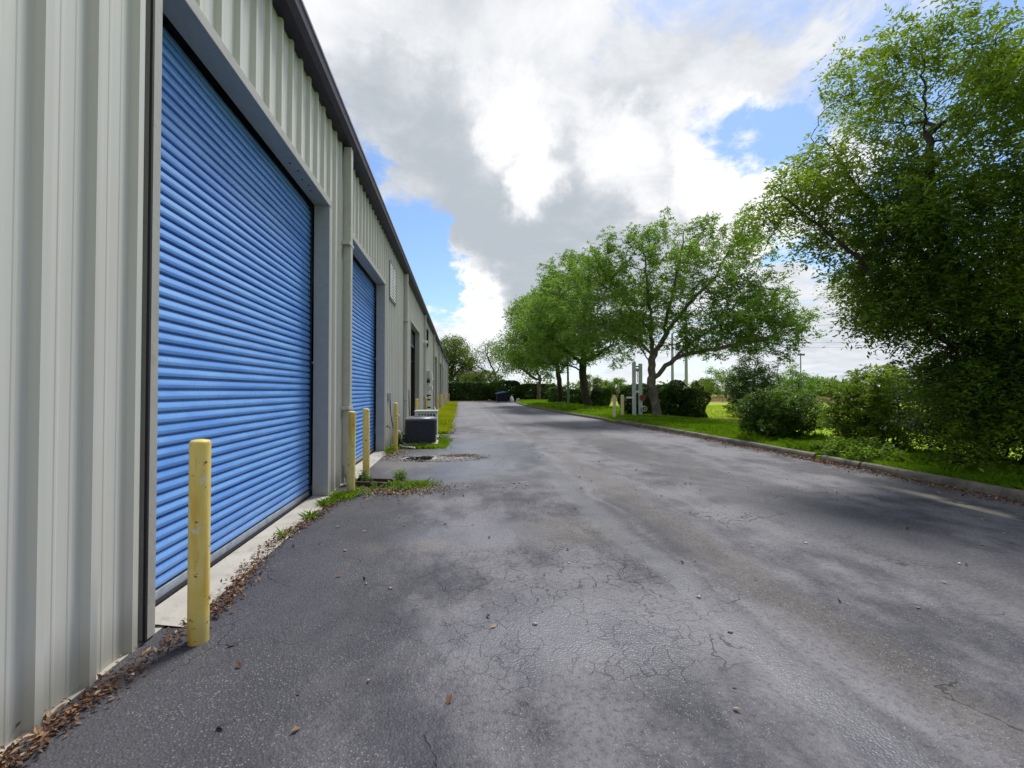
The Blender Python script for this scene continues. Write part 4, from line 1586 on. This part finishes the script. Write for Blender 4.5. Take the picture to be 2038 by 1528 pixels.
# ground-hugging weeds
def weed_clump(name, label, ctr, rx, ry, h, seed, n, lsize, mat, cat="weed", group=None):
    rng = np.random.default_rng(seed)
    t = thing(name, label, cat, (ctr[0], ctr[1], ctr[2]), group)
    ns = max(5, n // 40)
    a = rng.uniform(0, 2 * PI, ns)
    q = np.sqrt(rng.uniform(0, 1, ns))
    bx, by = ctr[0] + q * rx * np.cos(a), ctr[1] + q * ry * np.sin(a)
    st_ = MB()
    pts = []
    for i in range(ns):
        hh_ = h * rng.uniform(.45, 1.0) * (1 - .45 * q[i])
        dx, dy = rng.normal(0, .25 * hh_, 2)
        st_.tube([(bx[i], by[i], ctr[2] - .01), (bx[i] + dx * .5, by[i] + dy * .5, ctr[2] + hh_ * .6), (bx[i] + dx, by[i] + dy, ctr[2] + hh_)], [.004, .003, .001], 4, caps=False)
        tt_ = rng.uniform(.1, 1.05, n // ns)
        pts.append(np.stack([bx[i] + dx * tt_, by[i] + dy * tt_, ctr[2] + hh_ * tt_], 1))
    c = np.concatenate(pts)
    c += rng.normal(0, lsize * .7, c.shape) * np.array([1, 1, .4])
    c[:, 2] = np.maximum(c[:, 2], ctr[2] + .01)
    co, idx, tt = leaf_cloud(rng, c, lsize, clump_tint(rng, c, h * .4), .38, -.2, .5)
    np_mesh("foliage", co, 4, idx, mat, t, tt)
    st_.build("stems", mat, t)
    return t


weed_clump("weed_clump", "bright leafy weed clump spilling over the kerb below the shrubs", (8.55, 8.75, .11), .50, 1.0, .52, 81, 5200, .085, M['weed'])
weed_clump("weed_clump", "low bright weeds around the brown splash trough", (-1.05, 7.32, .0), 0.42, .28, .13, 82, 1000, .035, M['weed'])
weed_clump("weed_clump", "single upright feathery weed at the tip of the splash trough", (-1.02, 7.95, .0), .08, .08, .30, 83, 420, .04, M['weed'])
weed_clump("weed_clump", "weeds at the foot of the bollard by the first downspout", (-1.55, 6.98, .0), .30, .22, .14, 84, 700, .035, M['weed'])
weed_clump("weed_clump", "darker weed tuft between the trough and the third bollard", (-1.58, 7.72, .0), .14, .16, .26, 85, 420, .045, M['shrub'])
weed_clump("weed_clump", "green weeds on the lane side of the pale condenser", (-.52, 14.2, .0), .26, .8, .24, 86, 1300, .05, M['weed'])
weed_clump("weed_clump", "weedy fringe along the front of the navy condenser pad", (-1.05, 12.45, .0), .5, .12, .20, 87, 900, .04, M['grass'])
weed_clump("weed_clump", "dark weeds between the wall and the navy condenser", (-1.66, 13.2, .0), .14, .7, .5, 88, 1300, .06, M['shrub'])


# grass blades
def blades(name, xy, z, h, w, seed, mat, lean=.45, tsc=1.0):
    rng = np.random.default_rng(seed)
    n = len(xy)
    hh_ = h * rng.uniform(.5, 1.3, n)
    a = rng.uniform(0, 2 * PI, n)
    base = np.column_stack([xy, np.broadcast_to(z, n)])
    d = np.stack([np.cos(a), np.sin(a), np.zeros(n)], 1)
    s = np.stack([-np.sin(a), np.cos(a), np.zeros(n)], 1) * (w * rng.uniform(.7, 1.3, n))[:, None] * .5
    l = np.abs(rng.normal(0, lean, n))[:, None]
    mid_ = base + d * l * hh_[:, None] * .35 + np.array([0, 0, 1]) * hh_[:, None] * .6
    tip = base + d * l * hh_[:, None] * 1.1 + np.array([0, 0, 1]) * hh_[:, None]
    # quad base->mid and tip folded into one 4-gon plus triangle is overkill: a bent diamond is enough
    co = np.stack([base - s, base + s, mid_ + s * .8, tip, mid_ - s * .8], 1).reshape(-1, 3)
    o = np.arange(n)[:, None] * 5
    idx = (o + np.array([[0, 1, 2, 3, 4]])).ravel()
    P = np.column_stack([xy, np.zeros(n)])
    t = np.clip(clump_tint(rng, P, tsc) + rng.normal(0, .16, n), 0, 1)
    return kind(np_mesh(name, co, 5, idx, mat, None, np.repeat(t, 5)), 'stuff')


def scatter_verge(rng, n, y0, y1, d0, d1, bias=1.0):
    y = y0 + (y1 - y0) * rng.uniform(0, 1, n) ** bias
    k = np.array([kx(v) for v in np.linspace(y0, y1, 200)])
    kk = np.interp(y, np.linspace(y0, y1, 200), k)
    x = kk + d0 + (d1 - d0) * rng.uniform(0, 1, n)
    return np.column_stack([x, y])


rng = np.random.default_rng(90)
blades("grass", scatter_verge(rng, 60000, 3.0, 16, .17, 2.6), .11, .085, .011, 91, M['grass'], .6, .7)
blades("grass", scatter_verge(rng, 34000, 16, 34, .17, 4.0), .11, .12, .022, 92, M['grass'], .6, 1.0)
blades("grass", scatter_verge(rng, 14000, 34, 68, .17, 6.0), .11, .17, .05, 93, M['grass'], .6, 2.0)
tc = scatter_verge(rng, 420, 3.0, 24, .3, 3.0)
tcs = np.repeat(tc, 45, 0) + rng.normal(0, .07, (420 * 45, 2))
kk_ = np.interp(tcs[:, 1], np.linspace(0, 40, 100), [kx(v) for v in np.linspace(0, 40, 100)])
blades("grass", tcs[tcs[:, 0] > kk_ + .17], .11, .17, .012, 98, M['grass'], .7, .5)
tc = scatter_verge(rng, 160, 24, 62, .3, 4.5)
blades("grass", np.repeat(tc, 30, 0) + rng.normal(0, .14, (160 * 30, 2)), .11, .28, .04, 99, M['grass'], .7, .8)
fx = np.column_stack([rng.uniform(10, 30, 42000), 3 + 40 * rng.uniform(0, 1, 42000) ** 1.2])
blades("lawn_grass", fx[fx[:, 0] > 10.2], .07, .09, .03, 94, M['grassy'], .7, 2.0)
dg = np.column_stack([rng.uniform(18, 75, 16000), rng.uniform(58, 82, 16000)])
dg = dg[dg[:, 1] + .2 * dg[:, 0] + rng.normal(0, 3.0, len(dg)) > 68]
M['dry'] = leaf_material("dry_grass_blades", (.24, .18, .08), (.38, .29, .14), (.48, .40, .20), (.45, .38, .15), .35)
blades("dry_grass", dg, .0, .55, .12, 95, M['dry'], .4, 4.0)
# yellowed grass strip along the far part of the wall and round the condensers
yg = np.column_stack([-1.6 + 1.25 * rng.uniform(0, 1, 15000) ** .9, 16.4 + 44 * rng.uniform(0, 1, 15000) ** 1.5])
wid = .15 * np.sin(yg[:, 1] * 1.7) + .1 * np.sin(yg[:, 1] * 4.1)
yg = yg[yg[:, 0] < -.42 + wid]
blades("yellow_grass", yg, .0, .15, .03, 96, M['grassy'], .8, .8)
cl = [(-1.0, 12.35, .45, .14, 1500), (-.50, 13.2, .12, .6, 900), (-1.72, 6.70, .14, .16, 260), (-1.82, 6.30, .08, .08, 110), (-1.80, 5.70, .06, .08, 70), (-1.77, 11.95, .1, .5, 420),
      (-.75, 7.42, .35, .16, 330), (-1.8, 14.5, .12, 1.5, 900), (-1.86, 5.0, .04, .1, 22)]
pp = np.concatenate([np.column_stack([rng.normal(x, sx * .6, n_), rng.normal(y, sy * .6, n_)]) for x, y, sx, sy, n_ in cl])
pp = pp[pp[:, 0] > -1.9]
blades("weed_grass", pp, .0, .085, .009, 97, M['grass'], .9, .5)


# fallen leaves, chips and stones
def litter(name, P, size, seed, mat, tint=.5, tsd=.3, aspect=.5):
    rng = np.random.default_rng(seed)
    n = len(P)
    co, idx, tt = leaf_cloud(rng, P, size, np.clip(rng.normal(tint, tsd, n), 0, 1), aspect, 0, .8)
    return kind(np_mesh(name, co, 4, idx, mat, None, tt), 'stuff')


rng = np.random.default_rng(101)
n = 5200
y = np.concatenate([2.5 + 20 * rng.uniform(0, 1, n) ** 1.1, rng.normal(9.1, .5, 500)])
k = np.interp(y, np.linspace(0, 70, 300), [kx(v) for v in np.linspace(0, 70, 300)])
dens = .5 + .5 * np.sin(y * 1.9) * np.sin(y * .7 + 1)
x = k - np.abs(rng.normal(0, .10 + .12 * dens)) - .0
P1 = np.column_stack([x, y, np.abs(rng.normal(.018, .014, len(x)))])
n = 2600
y = 2.0 + 4.6 * rng.uniform(0, 1, n) ** 1.1
x = -1.79 + .07 * np.sin(y * 2.3) + rng.normal(0, .05, n)
P2 = np.column_stack([x, y, np.abs(rng.normal(.02, .014, n)) + .004])
P3 = np.column_stack([rng.normal(-1.0, .38, 900), rng.normal(7.15, .22, 900), np.abs(rng.normal(.012, .01, 900))])
P4 = np.column_stack([rng.normal(-1.65, .14, 500), rng.normal(11.3, .45, 500), np.abs(rng.normal(.012, .01, 500))])
a = rng.uniform(0, 2 * PI, 1500)
q = rng.normal(1.0, .16, 1500)
P5 = np.column_stack([-.55 + q * 1.0 * np.cos(a), 10.45 + q * .42 * np.sin(a), np.abs(rng.normal(.010, .008, 1500))])
P5b = np.column_stack([rng.normal(.02, .22, 700), rng.normal(10.75, .08, 700), np.abs(rng.normal(.014, .01, 700))])
P6 = np.column_stack([rng.uniform(-1.7, 7.5, 170), 2.0 + 16 * rng.uniform(0, 1, 170) ** 1.4, np.full(170, .012)])
P7 = np.column_stack([rng.normal(-.30, .10, 900), 16.4 + 30 * rng.uniform(0, 1, 900) ** 1.6, np.full(900, .014)])
litter("leaf_litter", np.concatenate([P1, P3, P4, P5b, P6, P7]), .046, 102, M['litter'])
P2 = P2[rng.uniform(0, 1, len(P2)) < .45 + .5 * np.sin(P2[:, 1] * 2.1) ** 2]
litter("leaf_litter", P2, .034, 110, M['litter'], .38, .28)
P8 = np.column_stack([rng.uniform(-4, 11, 5000), 66.2 + 4 * rng.uniform(0, 1, 5000) ** 2, np.abs(rng.normal(.03, .02, 5000))])
litter("leaf_litter", P8, .12, 103, M['litter'], .35, .2)


def stones(name, P, size, seed, tint=.6):
    rng = np.random.default_rng(seed)
    base = np.array([(1, 0, 0), (-1, 0, 0), (0, 1, 0), (0, -1, 0), (0, 0, .8), (0, 0, -.5), (.6, .6, .45), (-.6, -.6, .4)])[:6]
    n = len(P)
    s = size * rng.uniform(.5, 1.5, n)
    co = P[:, None, :] + base[None] * s[:, None, None] * rng.uniform(.6, 1.2, (n, 6, 1))
    f = np.array([(0, 2, 4), (2, 1, 4), (1, 3, 4), (3, 0, 4), (2, 0, 5), (1, 2, 5), (3, 1, 5), (0, 3, 5)])
    idx = (np.arange(n)[:, None, None] * 6 + f[None]).ravel()
    tt = np.repeat(np.clip(rng.normal(tint, .22, n), 0, 1), 6)
    return kind(np_mesh(name, co.reshape(-1, 3), 3, idx, M['stone'], None, tt, True), 'stuff')


S1 = np.column_stack([rng.normal(.85, .16, 16), rng.normal(7.35, .2, 16), np.full(16, .012)])
S2 = np.column_stack([rng.uniform(-1.5, 6, 70), 2.5 + 14 * rng.uniform(0, 1, 70) ** 1.3, np.full(70, .005)])
stones("gravel", np.concatenate([S1, S2[:40]]), .017, 104, .75)
P9 = P5[:1100].copy()
P10 = np.column_stack([rng.normal(-.5, .42, 900), rng.normal(10.45, .16, 900), np.full(900, .006)])
d = ((P10[:, 0] + .92) / .42) ** 2 + ((P10[:, 1] - 10.42) / .36) ** 2
stones("gravel", np.concatenate([P9, P10[d > 1]]), .014, 105, .55)
S3 = np.column_stack([rng.normal(-.9, .4, 260), rng.normal(7.2, .2, 260), np.full(260, .006)])
stones("gravel", S3, .014, 106, .6)

# ------------------------------------------------------------------ light
SUN_EL, SUN_AZ = math.radians(60), math.radians(30)      # azimuth clockwise from +Y
sd = np.array([math.sin(SUN_AZ) * math.cos(SUN_EL), math.cos(SUN_AZ) * math.cos(SUN_EL), math.sin(SUN_EL)])
ld = bpy.data.lights.new("sun", 'SUN')
ld.energy = 3.0
ld.angle = math.radians(14)
ld.color = (1.0, .955, .88)
lo = bpy.data.objects.new("sun", ld)
lo.rotation_euler = Vector(-sd).to_track_quat('-Z', 'Y').to_euler()
COL.objects.link(lo)

w = bpy.data.worlds.new("World")
SC.world = w
w.use_nodes = True
t = NT(w.node_tree)
dirv = t.n('ShaderNodeTexCoord').outputs['Generated']
x, y, z = t.xyz(dirv)
sky = t.n('ShaderNodeTexSky', sky_type='NISHITA', sun_disc=False, sun_elevation=SUN_EL, sun_rotation=SUN_AZ, altitude=20.0, air_density=1.0, dust_density=.6, ozone_density=2.0)
skyc = sky.outputs[0]
zz_ = t.m('ADD', t.m('MAXIMUM', z, 0.0), .16)
cv = t.n('ShaderNodeCombineXYZ')
t.put(cv.inputs[0], t.m('DIVIDE', x, zz_))
t.put(cv.inputs[1], t.m('DIVIDE', y, zz_))
cv = cv.outputs[0]
# wind-torn cumulus: the layout comes from a few directions, the shapes from layered noise
wn = t.n('ShaderNodeTexNoise', {'Scale': 4.0, 'Detail': 9.0, 'Roughness': .62})
t.put(wn.inputs['Vector'], dirv)
ws = t.n('ShaderNodeVectorMath', {0: wn.outputs['Color'], 1: (-.5, -.5, -.5)}, operation='ADD')
ws2 = t.n('ShaderNodeVectorMath', {0: ws.outputs[0]}, operation='SCALE')
ws2.inputs['Scale'].default_value = .30
wd = t.n('ShaderNodeVectorMath', {0: dirv}, operation='ADD')
t.put(wd.inputs[1], ws2.outputs[0])
wdir = t.n('ShaderNodeVectorMath', {0: wd.outputs[0]}, operation='NORMALIZE').outputs[0]


def fbm(v):
    a_ = t.noise(v, 1.3, 10, .58, .3)
    b_ = t.noise(v, 4.6, 10, .64, .5)
    return t.m('ADD', t.m('MULTIPLY', a_, .62), t.m('MULTIPLY', b_, .38))


nA = fbm(cv)
sh = t.n('ShaderNodeVectorMath', {0: cv, 1: (.13 * math.sin(SUN_AZ), .13 * math.cos(SUN_AZ), 0)}, operation='ADD').outputs[0]
nB = fbm(sh)
soft = t.noise(cv, .8, 4, .5, .2)


def blobs(lst):
    tot = None
    for (px, py, r, wt) in lst:
        d = ray(px, py)
        d = d / np.linalg.norm(d)
        dp = t.n('ShaderNodeVectorMath', operation='DOT_PRODUCT')
        t.put(dp.inputs[0], wdir)
        dp.inputs[1].default_value = tuple(d)
        v = t.rng(dp.outputs['Value'], math.cos(r), math.cos(r * .1), 0.0, wt)
        tot = v if tot is None else t.m('ADD', tot, v)
    return tot


def squash(v):
    return t.m('DIVIDE', v, t.m('ADD', 1.0, t.m('ABSOLUTE', v)))


behind = t.rng(t.m('MULTIPLY', y, -1.0), -.15, .45)  # unseen sky behind the camera, greyed and dimmed to deepen shade on the wall
cover = squash(blobs([(1000, 380, .40, .7), (1200, 470, .34, .6), (1400, 370, .34, .7), (840, 340, .22, .5), (960, 600, .15, .5), (930, 650, .14, .5), (1010, 530, .18, .4),
               (1640, 640, .26, .5), (845, 556, .06, 1.0), (1250, 60, .6, .35), (1650, 690, .22, .4), (700, 100, .4, .25),
               (820, 485, .18, -1.35), (880, 552, .14, -1.2), (862, 605, .09, -.7), (915, 580, .09, -.6), (1780, 300, .26, -.6), (735, 300, .10, -1.1), (1520, 300, .09, -.9), (1610, 560, .10, -.7), (1530, 470, .09, -.6), (1380, 20, .25, -.4)]))
dens = t.m('ADD', t.m('MULTIPLY', t.m('SUBTRACT', nA, .5), 3.6), t.m('ADD', t.m('MULTIPLY', cover, 1.05), .14))
dens = t.m('ADD', dens, t.m('MULTIPLY', behind, .35))
mask = t.rng(dens, -.14, .36)
greyb = squash(blobs([(1170, 500, .30, 1.4), (1010, 470, .22, 1.3), (850, 360, .22, 1.6), (930, 400, .14, .6), (1270, 430, .14, .6), (1060, 600, .14, .6), (1070, 300, .08, .9), (1330, 305, .08, .7),
               (1420, 425, .09, .7), (1000, 290, .14, -1.0), (1030, 350, .13, -1.5), (1390, 370, .18, -1.3), (1230, 335, .14, -1.5), (915, 560, .13, -1.5), (1500, 380, .16, -.8), (1070, 395, .09, -1.4), (800, 470, .08, -1.2), (960, 640, .10, -.8), (1500, 60, .3, .5), (1700, 650, .25, .3)]))
lit = t.m('MULTIPLY', t.m('SUBTRACT', nA, nB), 2.6)
thick = t.m('ADD', t.m('MULTIPLY', dens, .34), t.m('ADD', t.m('MULTIPLY', greyb, .95), t.m('MULTIPLY', t.m('SUBTRACT', soft, .5), .7)))
thick = t.m('ADD', t.m('SUBTRACT', thick, lit), t.m('MULTIPLY', behind, .5))
cc = t.mix(t.rng(thick, -.35, 1.0), (7.7, 7.7, 7.8), (3.6, 3.95, 4.35))
low = t.m('SUBTRACT', 1, t.rng(z, .0, .22))
col = t.mix(mask, t.mix(1.0, skyc, (1.0, 1.12, 1.26), 'MULTIPLY'), cc)
col = t.mix(t.m('MULTIPLY', low, .40), col, (5.6, 6.1, 6.8))
col = t.mix(t.m('MULTIPLY', behind, .35), col, (1.2, 1.3, 1.4))
bg = t.n('ShaderNodeBackground', {'Color': col, 'Strength': .1})
o = t.n('ShaderNodeOutputWorld')
t.t.links.new(bg.outputs[0], o.inputs[0])

# ------------------------------------------------------------------ render settings
vs_ = SC.view_settings
SC.display_settings.display_device = 'sRGB'
vs_.view_transform = 'Standard'
vs_.look = 'None'
vs_.exposure = 0.5
vs_.gamma = 1.0
vs_.use_curve_mapping = False
SC.render.engine = 'CYCLES'
cy = SC.cycles
cy.use_adaptive_sampling = False
cy.max_bounces = 8
cy.diffuse_bounces = 3
cy.glossy_bounces = 3
cy.transmission_bounces = 4
cy.transparent_max_bounces = 8
cy.caustics_reflective = False
cy.caustics_refractive = False
cy.sample_clamp_indirect = 8.0
try:
    cy.use_denoising = True
    cy.denoiser = 'OPENIMAGEDENOISE'
    cy.denoising_input_passes = 'RGB_ALBEDO_NORMAL'
except Exception:
    pass
